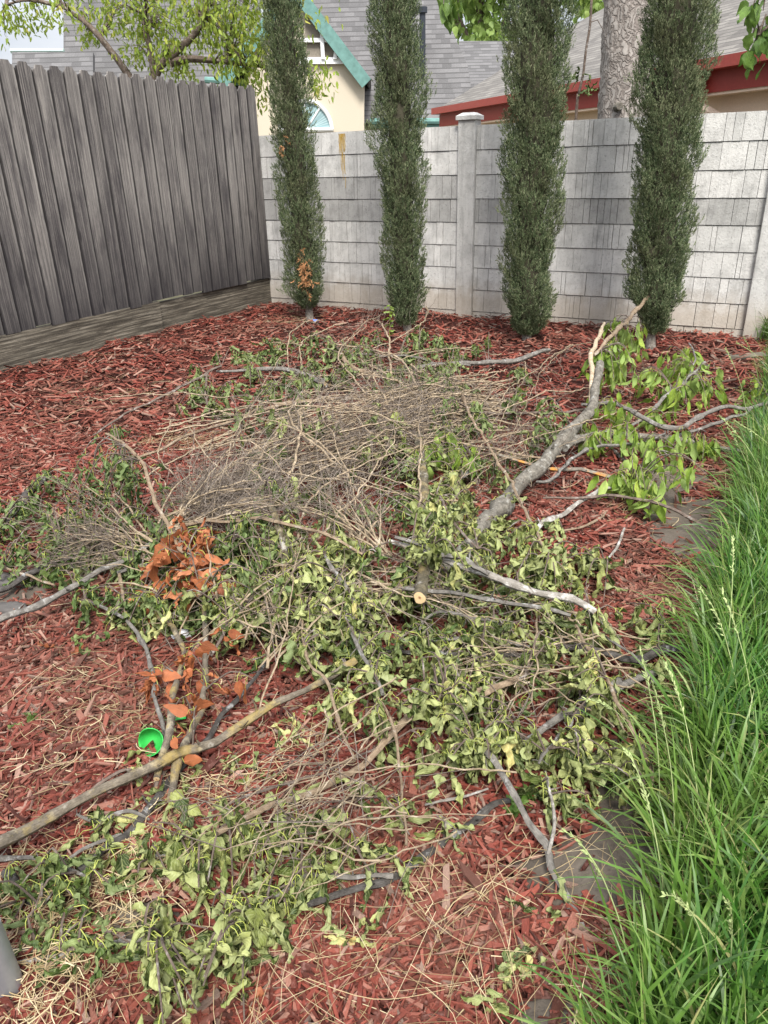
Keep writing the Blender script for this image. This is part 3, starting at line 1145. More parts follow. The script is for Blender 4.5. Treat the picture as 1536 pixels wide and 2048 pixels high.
def wilted_template(seed):
    r = random.Random(seed)
    nl, nw = 11, 4
    t = np.linspace(0, 1, nl)
    u = np.linspace(-1, 1, 2 * nw + 1)
    hw = r.uniform(.14, .235) * np.sin(np.pi * (t * .96 + .04) ** .62) ** .85 * (1 - .3 * t)
    hw[-1] = .004
    k = [r.uniform(1.5, 8.0), r.uniform(1.5, 8.0)]
    if r.random() < .3:
        k[r.randrange(2)] *= -.7
    bend, kink = r.uniform(-1.6, 2.4), r.uniform(.2, .8)
    kamp = r.uniform(-1.2, 1.4)
    tw, tw2 = r.uniform(-2.2, 2.2), r.uniform(-1.2, 1.2)
    ph = [r.uniform(0, 6.28) for _ in range(8)]
    V = np.zeros((nl, 2 * nw + 1, 3))
    pos, th = np.zeros(3), 0.0
    for i in range(nl):
        for j, uu in enumerate(u):
            sgn = 1 if uu >= 0 else -1
            # margins roll up progressively towards the edge
            n = 6
            x = z = 0.0
            ds = abs(uu) * hw[i] / n
            a = .15
            for q in range(n):
                a += k[uu > 0] * 2.6 * ds * (.4 + 1.2 * q / n)
                x += math.cos(a) * ds
                z += math.sin(a) * ds
            x *= sgn
            e = abs(uu)
            if e > .9:
                x *= 1 + (.10 if i % 2 else -.08)
            z += .020 * math.sin((8 * t[i] - 5 * e) * math.pi + ph[0]) * (e > .1)
            z += .11 * e * e * math.sin(11 * t[i] + ph[1 if uu > 0 else 2]) + .045 * math.sin(17 * t[i] + 4 * uu + ph[3])
            x += .02 * math.sin(13 * t[i] + ph[4] + 3 * uu) * e
            aa = tw * t[i] + tw2 * math.sin(5 * t[i] + ph[5])
            x, z = x * math.cos(aa) - z * math.sin(aa), x * math.sin(aa) + z * math.cos(aa)
            V[i, j] = (x, pos[1] - math.sin(th) * z, pos[2] + math.cos(th) * z)
        th = -bend * t[i] ** 1.2 + kamp / (1 + math.exp(-14 * (t[i] - kink))) + .3 * math.sin(7 * t[i] + ph[6])
        pos = pos + np.array([0.04 * math.sin(6 * t[i] + ph[7]), math.cos(th), math.sin(th)]) / (nl - 1)
    UV = np.stack(np.meshgrid(t, u * .5 + .5, indexing='ij'), -1)[..., ::-1]
    w = 2 * nw + 1
    i, j = np.meshgrid(np.arange(nl - 1), np.arange(w - 1), indexing='ij')
    a0 = (i * w + j).ravel()
    return V.reshape(-1, 3), np.stack([a0, a0 + 1, a0 + w + 1, a0 + w], 1), UV.reshape(-1, 2)


TPL = {k: [leaf_template(k, 100 * q + 7) for q in range(22)] for k in ('long', 'flat')}
TPL['crumple'] = [wilted_template(31 * q + 5) for q in range(36)]


def put_leaf(mb, p, d, size, kind='crumple', mat=0, roll=None):
    d = unit(d)
    a = unit(np.cross(d, rng.normal(0, 1, 3)))
    if roll is not None:
        a = unit(np.cross(d, roll))
    n = np.cross(a, d)
    V, f, uv = random.choice(TPL[kind])
    mb.add(p + size * (V[:, :1] * a + V[:, 1:2] * d + V[:, 2:] * n), f, uv, mat)


# ------------------------------------------------------------------ branches
ALL = []          # every branch: dict(o=object, P=path, r=radii)


def branch(label, mat, pts, lay=.7, dz=0.0, name='branch', cat='branch', sides=None, cut=(0, 0), twiggy=0, wob=.3, straight=False, group='cut branches in the brush pile'):
    W, rad = [], []
    for q in pts:
        x, y, w = q[:3]
        p = unp(x, y, lay, dz + .024 + (q[3] if len(q) > 3 else 0))
        dist = np.linalg.norm(p - CAMP)
        r = max(.0016, w * (.39 if w > 16 else .5) * dist / F)
        p = p + UZ * r * .8
        W.append(p)
        rad.append(r)
    if straight:
        W = np.array(W)
        tt_ = np.array([np.dot(q - W[0], W[-1] - W[0]) for q in W]) / np.dot(W[-1] - W[0], W[-1] - W[0])
        W = list(W * (1 - straight) + straight * (W[0] + (W[-1] - W[0]) * tt_[:, None]))
    rm = max(rad)
    P, r = smooth_path(W, rad, max(.012, min(.05, rm * 1.6)))
    n = len(P)
    k = max(2, n // 5)
    # natural kinks
    wn_ = rng.normal(0, 1, (k + 2, 3))
    tt = np.linspace(0, k + 1, n)
    for c in range(3):
        P[:, c] += np.interp(tt, np.arange(k + 2), wn_[:, c]) * np.minimum(r * wob * 1.6, .006)
    r = r * (1 + .07 * np.interp(tt * 1.7 % (k + 1), np.arange(k + 2), wn_[:, 0]))
    for _ in range(max(1, n // 14)):              # knots
        c = random.randrange(n)
        r[max(0, c - 1):c + 2] *= random.uniform(1.06, 1.34)
    P[:, 2] = np.maximum(P[:, 2], r * .7 + .012 + lumps(P[:, 0], P[:, 1]))
    mb = MB()
    sd = sides or (14 if rm > .03 else 9 if rm > .012 else 6)
    tube(mb, P, r, sd, 0, .075 if rm > .02 else .04, capmat=1)
    # little stubs and spurs
    for _ in range(int(n * .12) + twiggy):
        c = random.randrange(n)
        dd = unit(rng.normal(0, 1, 3) + UZ * .6)
        L = random.uniform(.01, .04) + r[c] * 1.2
        tube(mb, [P[c], P[c] + dd * L * .6, P[c] + dd * L + rng.normal(0, .004, 3)], [max(.0014, r[c] * .32), max(.0012, r[c] * .25), .0011], 4)
    o = mb.build(name, [M[mat], M['cut'] if cut[0] or cut[1] else M[mat]], smooth=True)
    tag(o, label, cat, group)
    ALL.append(dict(o=o, P=P, r=r, leaves=MB(), twigs=MB(), dead=MB(), mats=set()))
    return ALL[-1]


# --- big limbs
B = branch
B('thickest grey limb sloping from the pile centre up to its broken fork', 'limb',
  [(880, 1150, 34), (933, 1100, 34), (985, 1040, 34), (1020, 1000, 35), (1058, 962, 37), (1088, 933, 36), (1120, 898, 34), (1153, 862, 30, .03), (1178, 835, 26, .07), (1190, 805, 22, .12), (1194, 770, 19, .17), (1203, 732, 15, .21)],
  lay=.75, dz=.03, name='tree_limb', cat='limb', cut=(0, 1))
B('broken pale upright fork with bent bare tip rising in front of right cypress', 'splinter',
  [(1181, 812, 7, .12), (1184, 770, 9, .17), (1181, 720, 9, .24), (1190, 695, 8, .27), (1200, 668, 7, .30), (1209, 647, 4, .32)], lay=.6, dz=.03, name='broken_branch')
B('bare crooked twig reaching highest towards the rightmost cypress', 'tan',
  [(1188, 712, 7, .25), (1215, 684, 8, .28), (1240, 660, 8, .30), (1267, 630, 7, .33), (1290, 603, 7, .36), (1310, 594, 5, .37), (1326, 586, 7, .38)], lay=.6, dz=.03)
B('smooth grey limb curving from the thickest limb right into the grass', 'limb',
  [(1130, 905, 18), (1143, 895, 18), (1168, 885, 20), (1203, 876, 22), (1238, 874, 20), (1288, 877, 17), (1323, 882, 14), (1368, 890, 12), (1428, 900, 11), (1480, 905, 9)], lay=.8, dz=.03, name='tree_limb', cat='limb')
B('long grey sinuous branch dipping then rising across into the tall grass', 'grey',
  [(1165, 812, 6, .1), (1183, 810, 7, .1), (1218, 810, 8, .12), (1258, 822, 8, .12), (1288, 841, 8, .10), (1323, 857, 9, .08), (1358, 859, 9, .08), (1388, 845, 9, .10), (1418, 828, 8, .12), (1458, 817, 8, .12), (1493, 821, 7, .1), (1540, 808, 6, .1)], lay=.7, dz=.03)
B('grey branch just below the sinuous one, rising to its end', 'grey',
  [(1330, 888, 5), (1348, 877, 6, .02), (1393, 862, 6, .04), (1443, 845, 6, .07), (1500, 825, 5, .1)], lay=.7, dz=.03)
B('thin curving branch looping off the thickest limb to the right', 'grey',
  [(1075, 966, 6), (1092, 966, 7, .02), (1113, 953, 7, .02), (1128, 935, 7, .03), (1153, 915, 7, .03), (1193, 895, 7, .03), (1243, 892, 6, .03), (1293, 886, 5, .03), (1330, 868, 4, .05)], lay=.8, dz=.04)
B('grey twig with orange lichen pointing right below the big limb', 'orange',
  [(993, 910, 5, .04), (1063, 932, 6, .02), (1118, 942, 7), (1178, 945, 8), (1228, 960, 8), (1265, 972, 6)], lay=.7, dz=.03)
B('long thin branch arching over red mulch to the bare soil', 'brown',
  [(1088, 997, 4, .02), (1158, 997, 5, .03), (1218, 995, 6, .04), (1268, 999, 6, .05), (1318, 1010, 6, .05), (1368, 1032, 6, .04), (1403, 1057, 6, .02), (1430, 1095, 5, 0)], lay=.6, dz=.02)
B('bleached lichen-spotted stick beneath the arching thin branch', 'white',
  [(1073, 1062, 11), (1118, 1035, 10), (1163, 1005, 9, .02), (1200, 984, 9, .02), (1240, 978, 7, .02)], lay=.5, dz=.01)
B('slim tan shoot crossing diagonally left of the thickest limb', 'tan',
  [(918, 768, 4), (940, 830, 5), (978, 895, 5, .02), (1018, 960, 6, .05), (1048, 1020, 6, .06), (1078, 1075, 6, .04), (1088, 1120, 4, .02)], lay=.9, dz=.05)
B('whitest stick with brown blotches and cut right end', 'white',
  [(778, 1086, 9), (843, 1107, 11), (868, 1117, 12), (953, 1147, 14), (993, 1170, 15), (1048, 1193, 17), (1118, 1214, 18), (1196, 1231, 16)], straight=True, lay=1.0, dz=.10, cut=(0, 1))
B('grey stick lying alongside the whitest stick', 'grey',
  [(790, 1074, 7), (868, 1104, 10), (948, 1137, 11), (975, 1152, 8)], lay=1.05, dz=.13)
B('thin pale stick parallel below the whitest stick', 'grey',
  [(803, 1180, 7), (868, 1186, 8), (943, 1195, 8), (1018, 1209, 8), (1093, 1221, 8), (1138, 1235, 7)], lay=.9, dz=.10)
B('long tan twig hanging down right to the grass edge with a leafy tip', 'tan',
  [(1128, 1228, 5, .03), (1153, 1255, 6, .05), (1173, 1295, 6, .06), (1203, 1345, 6, .07), (1233, 1405, 7, .08), (1258, 1450, 6, .08), (1280, 1495, 6, .06), (1303, 1550, 6, .03), (1298, 1592, 4, .01)], lay=.8, dz=.04)
B('dark log with round sawn end facing out of the pile', 'mossy',
  [(842, 1207, 36, .20), (846, 1165, 32, .185), (850, 1110, 30, .17), (850, 1050, 28, .16), (846, 990, 26, .16), (840, 930, 24, .17), (834, 880, 22, .19)], lay=0.0, dz=.0, name='tree_limb', cat='limb', cut=(1, 0))
# --- left part of the pile
B('long straight stick from the left photo edge to the orange leaves, grey then tan', 'grey',
  [(-30, 1256, 13), (0, 1247, 13), (100, 1215, 13), (160, 1186, 12), (225, 1150, 11), (270, 1120, 9), (320, 1080, 9)], straight=.6, lay=.55, dz=.05)
B('pale tan whip curving right over the pile above the orange leaves', 'tan',
  [(310, 1086, 7), (380, 1052, 6, .02), (450, 1046, 6, .03), (525, 1040, 7, .04), (575, 1052, 7, .04), (650, 1072, 6, .04), (725, 1110, 5, .03)], lay=.95, dz=.04)
B('tall tan shoot with drooping leaves at its raised left tip', 'tan',
  [(213, 868, 4, .22), (255, 893, 6, .2), (285, 930, 6, .18), (305, 985, 7, .15), (335, 1050, 8, .12), (360, 1100, 9, .10), (382, 1150, 10, .08), (402, 1195, 10, .06)], lay=.8, dz=.04)
B('yellow lichened stem running down from the orange leaves to the fork', 'lichen',
  [(400, 1190, 10), (410, 1235, 11), (411, 1285, 11, .02), (412, 1350, 11, .03), (407, 1410, 12, .03), (390, 1450, 12, .03), (370, 1500, 14, .02), (352, 1550, 16, .01), (345, 1605, 17)], lay=.7, dz=.03)
B('brown upright stick just right of the green plastic cup', 'lichen',
  [(285, 1195, 8), (325, 1235, 9), (350, 1272, 10), (367, 1310, 10, .02), (356, 1375, 13, .03), (342, 1450, 15, .03), (328, 1510, 15, .02), (320, 1560, 14, .01)], lay=.7, dz=.03, cut=(0, 1))
B('thin forked stick meeting the brown stick above the green cup', 'grey',
  [(170, 1200, 5), (220, 1225, 6), (255, 1247, 7), (280, 1276, 8), (300, 1325, 8, .02), (312, 1385, 8, .03), (325, 1450, 8, .02), (330, 1470, 7, .02)], lay=.6, dz=.03)
B('small tan stick dropping from the long straight stick', 'tan',
  [(240, 1152, 6), (247, 1190, 7), (252, 1235, 6)], lay=.7, dz=.02)
B('longest stick with yellow lichen, crossing the lower left foreground', 'lichen',
  [(-40, 1712, 26), (0, 1692, 26), (50, 1668, 26), (125, 1628, 24), (175, 1602, 23), (250, 1580, 22), (325, 1556, 22), (380, 1526, 22), (435, 1490, 21), (500, 1450, 20), (550, 1417, 18), (600, 1386, 17), (650, 1356, 15), (715, 1327, 12)], straight=.6, lay=.4, dz=.06)
B('dark wet branch under the longest stick, its tip twiggy and grey', 'dark',
  [(155, 1745, 10), (200, 1716, 12), (250, 1672, 14), (300, 1622, 16), (340, 1572, 15), (362, 1540, 12), (400, 1500, 11), (440, 1445, 10), (480, 1395, 9), (520, 1345, 7), (537, 1308, 4)], lay=.5, dz=.01, twiggy=14)
B('stub with a pale sawn oval end below the longest stick', 'brown',
  [(314, 1583, 19, .01), (330, 1545, 19, .02), (338, 1520, 17, .02)], lay=.5, dz=.0, cut=(1, 0), name='branch_stub')
B('tan branch running from its pale cut end up to the big wilted leaf clump', 'tan',
  [(366, 1678, 15), (420, 1675, 13), (500, 1636, 12), (600, 1598, 12), (700, 1552, 14), (750, 1512, 14), (768, 1494, 14), (803, 1450, 15), (833, 1421, 14), (918, 1396, 15), (968, 1390, 16), (1018, 1371, 17), (1050, 1352, 13)], lay=.9, dz=.03, cut=(1, 0))
B('dark wet branch lying on mulch in the middle foreground', 'dark',
  [(605, 1820, 10), (670, 1800, 13), (768, 1767, 15), (818, 1742, 16), (868, 1702, 18), (918, 1667, 17), (978, 1627, 15), (1030, 1600, 10)], lay=.3, dz=.0)
B('grey white-patched branch reaching down to the bottom right soil', 'grey',
  [(950, 1482, 8, .08), (965, 1500, 12, .08), (993, 1532, 13, .07), (1028, 1592, 14, .06), (1068, 1660, 14, .04), (1098, 1710, 14, .02), (1118, 1760, 13, .01), (1148, 1830, 12), (1173, 1900, 11), (1190, 1965, 8)], lay=.6, dz=.0)
B('small whitish side fork above the bottom right soil patch', 'white',
  [(1098, 1712, 7, .03), (1108, 1665, 7, .05), (1110, 1640, 7, .06), (1103, 1597, 6, .07), (1093, 1545, 4, .08)], lay=.5, dz=.0)
B('grey branch with white lichen running up towards the grass', 'grey',
  [(1050, 1486, 13), (1085, 1466, 14), (1118, 1446, 15), (1148, 1428, 15), (1198, 1401, 16), (1258, 1373, 15), (1330, 1346, 12)], lay=.4, dz=.02)
B('second lichened stick half hidden above its grey neighbour', 'grey',
  [(1160, 1408, 11), (1198, 1385, 12), (1240, 1362, 11)], lay=.4, dz=.03)
B('crooked grey twig leaning on the lichened grey branch', 'grey',
  [(1076, 1530, 4, .04), (1090, 1505, 6, .05), (1113, 1480, 6, .05), (1132, 1455, 7, .05), (1145, 1432, 6, .05)], lay=.5, dz=.02, twiggy=8)
B('thick dark grey stick ending at the grass below the whitest stick', 'dark',
  [(1110, 1299, 10), (1168, 1305, 13), (1218, 1314, 14), (1253, 1325, 15), (1308, 1312, 15), (1372, 1304, 14)], lay=.5, dz=.03)
B('lower dark grey stick lying across the middle of the pile', 'dark',
  [(740, 1302, 8), (768, 1306, 9), (843, 1311, 9), (918, 1311, 9), (983, 1313, 9), (1052, 1312, 8)], lay=.6, dz=.02)
B('grey stick above the lower dark one, under the sawn log', 'grey',
  [(833, 1280, 6), (870, 1281, 7), (918, 1278, 7), (983, 1276, 7), (1058, 1296, 6)], lay=.6, dz=.03)
B('thin grey twig crossing down over the thick dark stick at the grass', 'grey',
  [(1190, 1262, 4, .02), (1218, 1280, 5, .04), (1250, 1300, 5, .05), (1278, 1322, 5, .05), (1308, 1364, 5, .03), (1323, 1382, 4, .02)], lay=.5, dz=.02)
B('curled pale twig looping around beside the sawn log end', 'grey',
  [(838, 1262, 4), (850, 1240, 5, .02), (880, 1225, 6, .04), (920, 1228, 6, .05), (970, 1240, 6, .05), (1010, 1252, 5, .04)], lay=.7, dz=.02)
B('knotty grey stick descending from the pile centre to the tan branch', 'grey',
  [(655, 1108, 8), (668, 1142, 10), (690, 1176, 10, .02), (710, 1210, 9, .03), (706, 1262, 9, .03), (735, 1330, 8, .03), (768, 1390, 8, .02)], lay=.95, dz=.05, twiggy=4)
B('thin crooked tan twig beside the knotty grey stick', 'tan',
  [(592, 1165, 4), (605, 1210, 5, .02), (605, 1275, 5, .04), (625, 1335, 6, .05), (655, 1366, 6, .05), (670, 1425, 6, .04), (695, 1490, 6, .03), (712, 1522, 4, .02)], lay=.9, dz=.04)
B('slender tan twig hanging vertically left of the big wilted clump', 'tan',
  [(755, 1395, 4, .05), (772, 1418, 5, .06), (788, 1460, 6, .07), (798, 1520, 6, .06), (806, 1600, 5, .04), (814, 1690, 4, .02)], lay=.8, dz=.03)
B('mossy broken stub with a whitish ragged top amid the brush', 'mossy',
  [(541, 1012, 14, .06), (555, 1042, 20, .05), (566, 1080, 21, .02), (575, 1116, 22), (581, 1165, 24), (588, 1210, 25)], lay=.85, dz=.03, name='branch_stub')
B('thin twig dropping left from the mossy stub to the mulch', 'brown',
  [(570, 1142, 6), (520, 1180, 7, .02), (480, 1220, 7, .03), (450, 1265, 7, .03), (420, 1312, 6, .03)], lay=.8, dz=.03)
# --- bottom left
B('fuzzy pale forked twig lying by the metal post', 'white',
  [(36, 1928, 7), (80, 1922, 9), (125, 1915, 10), (200, 1896, 9), (240, 1888, 9), (280, 1884, 8), (330, 1874, 7)], lay=.3, dz=.0)
B('thin brown twig forking left of the fuzzy pale one', 'brown',
  [(28, 1902, 5), (100, 1902, 6), (165, 1901, 6), (215, 1892, 6)], lay=.3, dz=.015)
B('short grey twig at the left edge with a frayed tip', 'grey',
  [(-20, 1718, 8), (50, 1720, 8), (85, 1722, 7), (120, 1731, 7), (150, 1743, 7), (180, 1758, 5)], lay=.4, dz=.03)
B('dark stub with pale tip at the left edge above the metal post', 'dark',
  [(2, 1752, 16, .02), (30, 1780, 22, .01), (60, 1800, 20), (80, 1815, 14)], lay=.3, dz=.0, name='branch_stub')
B('thin grey twig among straw left of the wilted foreground leaves', 'grey',
  [(125, 1730, 5), (170, 1700, 7), (220, 1681, 7), (245, 1672, 5)], lay=.3, dz=.02)
B('wavy grey twig just below the longest stick', 'grey',
  [(155, 1630, 4), (175, 1642, 6), (200, 1645, 6), (225, 1632, 7), (255, 1622, 7), (285, 1632, 5), (300, 1640, 4)], lay=.4, dz=.03)
B('pinkish twig rising along the upper side of the longest stick', 'brown',
  [(145, 1610, 5), (200, 1570, 6, .02), (240, 1547, 6, .02), (265, 1543, 4, .02)], lay=.4, dz=.03)
B('slim grey shoot through the foreground wilted leaves, upper one', 'brown',
  [(420, 1625, 4), (480, 1600, 5), (540, 1580, 5), (650, 1545, 5), (768, 1490, 4), (820, 1462, 3)], lay=.8, dz=.04)
B('reddish straight shoot joining the hanging tan twig', 'tan',
  [(570, 1533, 4), (640, 1530, 5), (700, 1526, 5), (712, 1522, 4)], lay=.8, dz=.05)
B('reddish twig below the tan branch, pointing at the wilted clump', 'tan',
  [(585, 1645, 4), (650, 1625, 5), (720, 1596, 5), (780, 1566, 4)], lay=.6, dz=.03)
B('grey weathered stick poking from the foreground leaves to the dark branch', 'grey',
  [(500, 1840, 6), (560, 1790, 8), (620, 1756, 9), (700, 1752, 9), (790, 1757, 8)], lay=.5, dz=.01)
B('silvery weathered stick left of the foreground leaves', 'grey',
  [(300, 1722, 7), (330, 1712, 11), (360, 1706, 9)], lay=.3, dz=.005)
B('thin pale twig forking over mulch in the middle foreground', 'white',
  [(848, 1612, 3), (880, 1606, 5), (930, 1594, 5), (975, 1578, 4)], lay=.3, dz=.01)
# --- upper left
B('thick dark stick at the far left edge of the pile', 'dark',
  [(-15, 1075, 12), (0, 1062, 13), (30, 1025, 14), (60, 990, 15), (96, 958, 15)], lay=.4, dz=.03)
B('dark stick lying flat below the left brush', 'dark',
  [(-20, 1192, 11), (0, 1184, 12), (65, 1154, 12), (140, 1120, 11), (190, 1112, 8)], lay=.4, dz=.01)
B('pale thin twig at the left edge above the dark stones', 'tan',
  [(-10, 1132, 4), (50, 1149, 5), (110, 1172, 4)], lay=.4, dz=.03)
B('grey branch hidden under leaves left of the orange patch', 'grey',
  [(235, 1148, 8), (290, 1132, 9), (345, 1120, 9), (420, 1098, 8), (470, 1082, 7)], lay=.8, dz=.01)
B('thin bare twig reaching left over open red mulch', 'brown',
  [(186, 872, 3), (250, 830, 4), (300, 806, 4, .02), (360, 779, 5, .05), (415, 748, 5, .08), (440, 734, 4, .09)], lay=.4, dz=.02)
B('long grey branch at the back left ending in a thick butt', 'grey',
  [(432, 745, 5, .05), (470, 744, 6, .05), (500, 744, 7, .04), (565, 744, 9, .03), (615, 757, 13, .02), (657, 777, 16)], lay=.5, dz=.02, cut=(0, 1))
B('tan branch along the back edge of the dry brush', 'tan',
  [(250, 925, 4), (320, 901, 5), (375, 873, 5), (450, 850, 5), (500, 832, 7), (550, 817, 9), (625, 807, 9), (715, 797, 7), (780, 790, 5)], lay=.8, dz=.03)
B('drooping thin twig hanging from the back left branch', 'brown',
  [(416, 748, 4, .08), (412, 775, 4, .06), (413, 800, 4, .03), (420, 825, 3, .01)], lay=.5, dz=.02)
B('curved grey branch at the back below the third cypress', 'grey',
  [(768, 745, 6), (843, 738, 7), (893, 730, 8), (968, 729, 9), (1028, 727, 9), (1068, 715, 9, .03), (1098, 701, 7, .05)], lay=.4, dz=.03, cut=(0, 1))
B('thin grey branch above the curved one at the back', 'grey',
  [(690, 712, 4), (760, 712, 5), (828, 718, 5), (880, 728, 5), (940, 733, 4)], lay=.4, dz=.04)
B('pale broken branch with pointed tip at the back of the pile', 'tan',
  [(678, 706, 5, .08), (688, 720, 9, .06), (700, 734, 9, .05), (740, 751, 8, .03), (790, 760, 6)], lay=.5, dz=.03)
B('raised forked bare twig at right above the fresh green leaves', 'grey',
  [(1245, 862, 6), (1290, 838, 7, .02), (1330, 800, 7, .06), (1370, 765, 7, .10), (1408, 730, 6, .14)], lay=.5, dz=.03)
B('thin crooked twig rising to the fresh leaves by the soil', 'grey',
  [(1372, 760, 3, .1), (1390, 725, 3, .16), (1388, 705, 3, .2), (1378, 688, 3, .22)], lay=.4, dz=.03)
B('bare twig beside the thick limb, crossing open mulch near the stump', 'grey',
  [(1215, 892, 5), (1238, 915, 6), (1262, 940, 6), (1278, 955, 4)], lay=.4, dz=.0)
B('tiny pale curved twig alone on red mulch right of the pile', 'tan',
  [(1117, 1063, 3), (1160, 1057, 5), (1195, 1042, 5), (1212, 1025, 3)], lay=.3, dz=.01)
B('small forked pale twig upright on mulch right of the pile', 'white',
  [(1208, 1128, 3), (1225, 1108, 5), (1237, 1088, 5), (1247, 1058, 4)], lay=.3, dz=.01)
B('thin shoot rising among leaves left of the thick limb', 'brown',
  [(863, 975, 4), (885, 1005, 5), (905, 1045, 5), (935, 1080, 5), (955, 1098, 4)], lay=.9, dz=.06)
B('thin horizontal twig under the right end of the dry brush', 'brown',
  [(930, 826, 4), (1000, 830, 5), (1080, 830, 6), (1140, 826, 5), (1180, 818, 4)], lay=.6, dz=.03)
B('pale thin twig dipping right from the brush to the big limb', 'tan',
  [(860, 880, 4), (940, 892, 5), (1010, 905, 5), (1080, 918, 5), (1130, 912, 4)], lay=.7, dz=.05)
B('grey branching twig in the shade behind the thick limb', 'grey',
  [(925, 958, 6), (950, 925, 7), (938, 905, 6), (905, 880, 5)], lay=.6, dz=.02)

# ------------------------------------------------------------------ leaf clusters (photo position, count, kind), each hung on its nearest branch
CL = """b 500 700 7,560 690 8,640 700 10,690 700 8,740 715 7,830 690 7,880 690 5,925 700 5,470 722 5,520 762 9,560 792 9,600 740 7,640 735 6,500 800 7,445 777 5,440 800 4,960 700 5,1050 745 6,1010 800 6,1060 870 7,1075 840 6,940 780 6,860 760 7,800 730 7,720 690 5,640 660 5,760 662 4,830 680 5,590 765 6,700 760 6,690 735 6,905 790 5,965 815 5
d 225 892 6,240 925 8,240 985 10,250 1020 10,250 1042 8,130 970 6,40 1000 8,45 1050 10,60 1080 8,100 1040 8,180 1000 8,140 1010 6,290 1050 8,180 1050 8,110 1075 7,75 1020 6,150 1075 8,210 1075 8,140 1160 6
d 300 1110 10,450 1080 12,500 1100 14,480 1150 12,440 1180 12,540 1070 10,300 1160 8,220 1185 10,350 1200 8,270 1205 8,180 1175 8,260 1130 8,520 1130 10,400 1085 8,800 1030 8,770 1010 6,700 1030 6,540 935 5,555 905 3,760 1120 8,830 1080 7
w 560 1080 12,600 1110 12,640 1130 12,700 1080 8,720 1130 9,560 1180 12,600 1200 15,640 1240 16,580 1240 14,520 1230 12,480 1230 10,700 1200 13,750 1240 15,800 1180 9,690 1260 12,640 1290 11,760 1280 12,830 1130 9,440 1240 9,450 1210 8,540 1200 10,660 1180 8,770 1205 9,730 1280 10,670 1215 9,500 1265 6
f 1230 705 14,1210 760 12,1260 760 12,1320 740 9,1380 700 7,1372 800 11,1400 780 6,1440 790 7,1200 800 7,1392 890 11,1340 960 13,1295 960 8,1350 935 8,1210 872 6,1238 872 6,1265 960 6,1290 985 6,1240 840 6,1250 725 8,1290 765 8,1220 735 8,1390 755 7,1335 905 6,1350 745 6,1415 880 6,1300 830 6,1470 790 5
f 890 880 7,920 900 7,880 930 6,868 890 6,1150 850 5,1190 880 5
w 830 990 8,860 1000 9,910 1040 8,860 1080 9,960 1050 8,1000 1060 9,1020 1090 10,980 1110 9,940 1150 9,1040 1110 8,1110 1140 8,1120 1170 9,1180 1150 9,1190 1190 6,1060 1170 8,1080 1210 6,900 1190 6,890 1120 7,920 1085 6,830 950 5,1030 960 4,1065 885 5,985 1000 5
w 860 1290 8,1000 1270 9,1050 1290 9,1080 1250 9,1020 1320 9,1090 1320 8,1130 1300 6,850 1350 14,870 1385 14,900 1420 16,920 1470 16,940 1440 14,960 1500 12,1010 1440 12,1000 1500 10,1020 1400 8,1040 1480 9,1150 1345 10,1150 1390 14,1140 1365 8,1220 1250 8,1270 1250 9,1330 1240 9,1370 1240 7,1330 1330 6,1180 1500 12,1150 1540 14,1200 1550 9,1160 1600 12,1120 1580 9,1240 1530 6,1290 1620 10,1290 1655 10,1090 1600 6,880 1340 8,830 1320 7,930 1400 10,960 1290 8,1180 1250 7,1040 1255 7,905 1380 9,985 1340 6,800 1300 8,1150 1420 8,1300 1255 6
w 700 1390 8,760 1350 9,780 1365 8,760 1425 7,740 1460 4,725 1380 5
w 440 1640 11,470 1680 11,400 1680 9,450 1720 11,520 1680 9,350 1720 7,290 1700 8,290 1745 7,290 1790 7,550 1660 9,600 1640 7,610 1700 11,640 1745 10,680 1690 9,700 1660 9,720 1600 7,740 1700 7,560 1750 9,460 1760 9,400 1760 9,820 1720 8,860 1640 6,790 1640 6,560 1780 7,500 1790 7,650 1660 7,570 1700 7,370 1640 5,585 1620 6,680 1735 7,620 1660 6,740 1640 5
w 360 1860 9,420 1860 9,450 1880 9,400 1910 8,360 1900 7,510 1870 7,470 1920 7,420 1985 9,460 2010 9,380 2025 9,310 2045 8,340 1990 6,480 1830 6,520 1835 5,430 1830 6
g 90 1750 10,60 1740 9,100 1800 12,80 1850 10,130 1830 9,150 1870 9,170 1890 8,240 1860 7,30 1722 6,110 1775 8,70 1810 6,160 1850 6
g 250 1240 6,150 1230 5,340 1235 5,470 1200 8,430 1265 8,360 1225 6,260 1205 6,760 1320 6,590 1290 5
h 850 1030 8,852 1075 8,846 1125 8,836 1000 6,858 1050 6
o 345 1080 6,350 1112 8,380 1130 12,420 1120 9,330 1160 10,370 1170 11,350 1185 9,430 1170 7,400 1150 9,310 1330 3,300 1345 2,370 1320 3,340 1298 2,452 1352 3,462 1360 2,402 1422 2,380 1462 2,350 1490 2,482 1250 2,345 1325 2,410 1100 4,390 1105 5,360 1150 6"""
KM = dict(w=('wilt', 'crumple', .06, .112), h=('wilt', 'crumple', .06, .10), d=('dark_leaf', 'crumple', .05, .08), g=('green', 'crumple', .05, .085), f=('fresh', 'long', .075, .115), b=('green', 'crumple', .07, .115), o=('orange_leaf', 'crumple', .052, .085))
allP = np.concatenate([b['P'] for b in ALL])
allI = np.concatenate([np.full(len(b['P']), i) for i, b in enumerate(ALL)])
allK = np.concatenate([np.arange(len(b['P'])) for b in ALL])
TW = {}


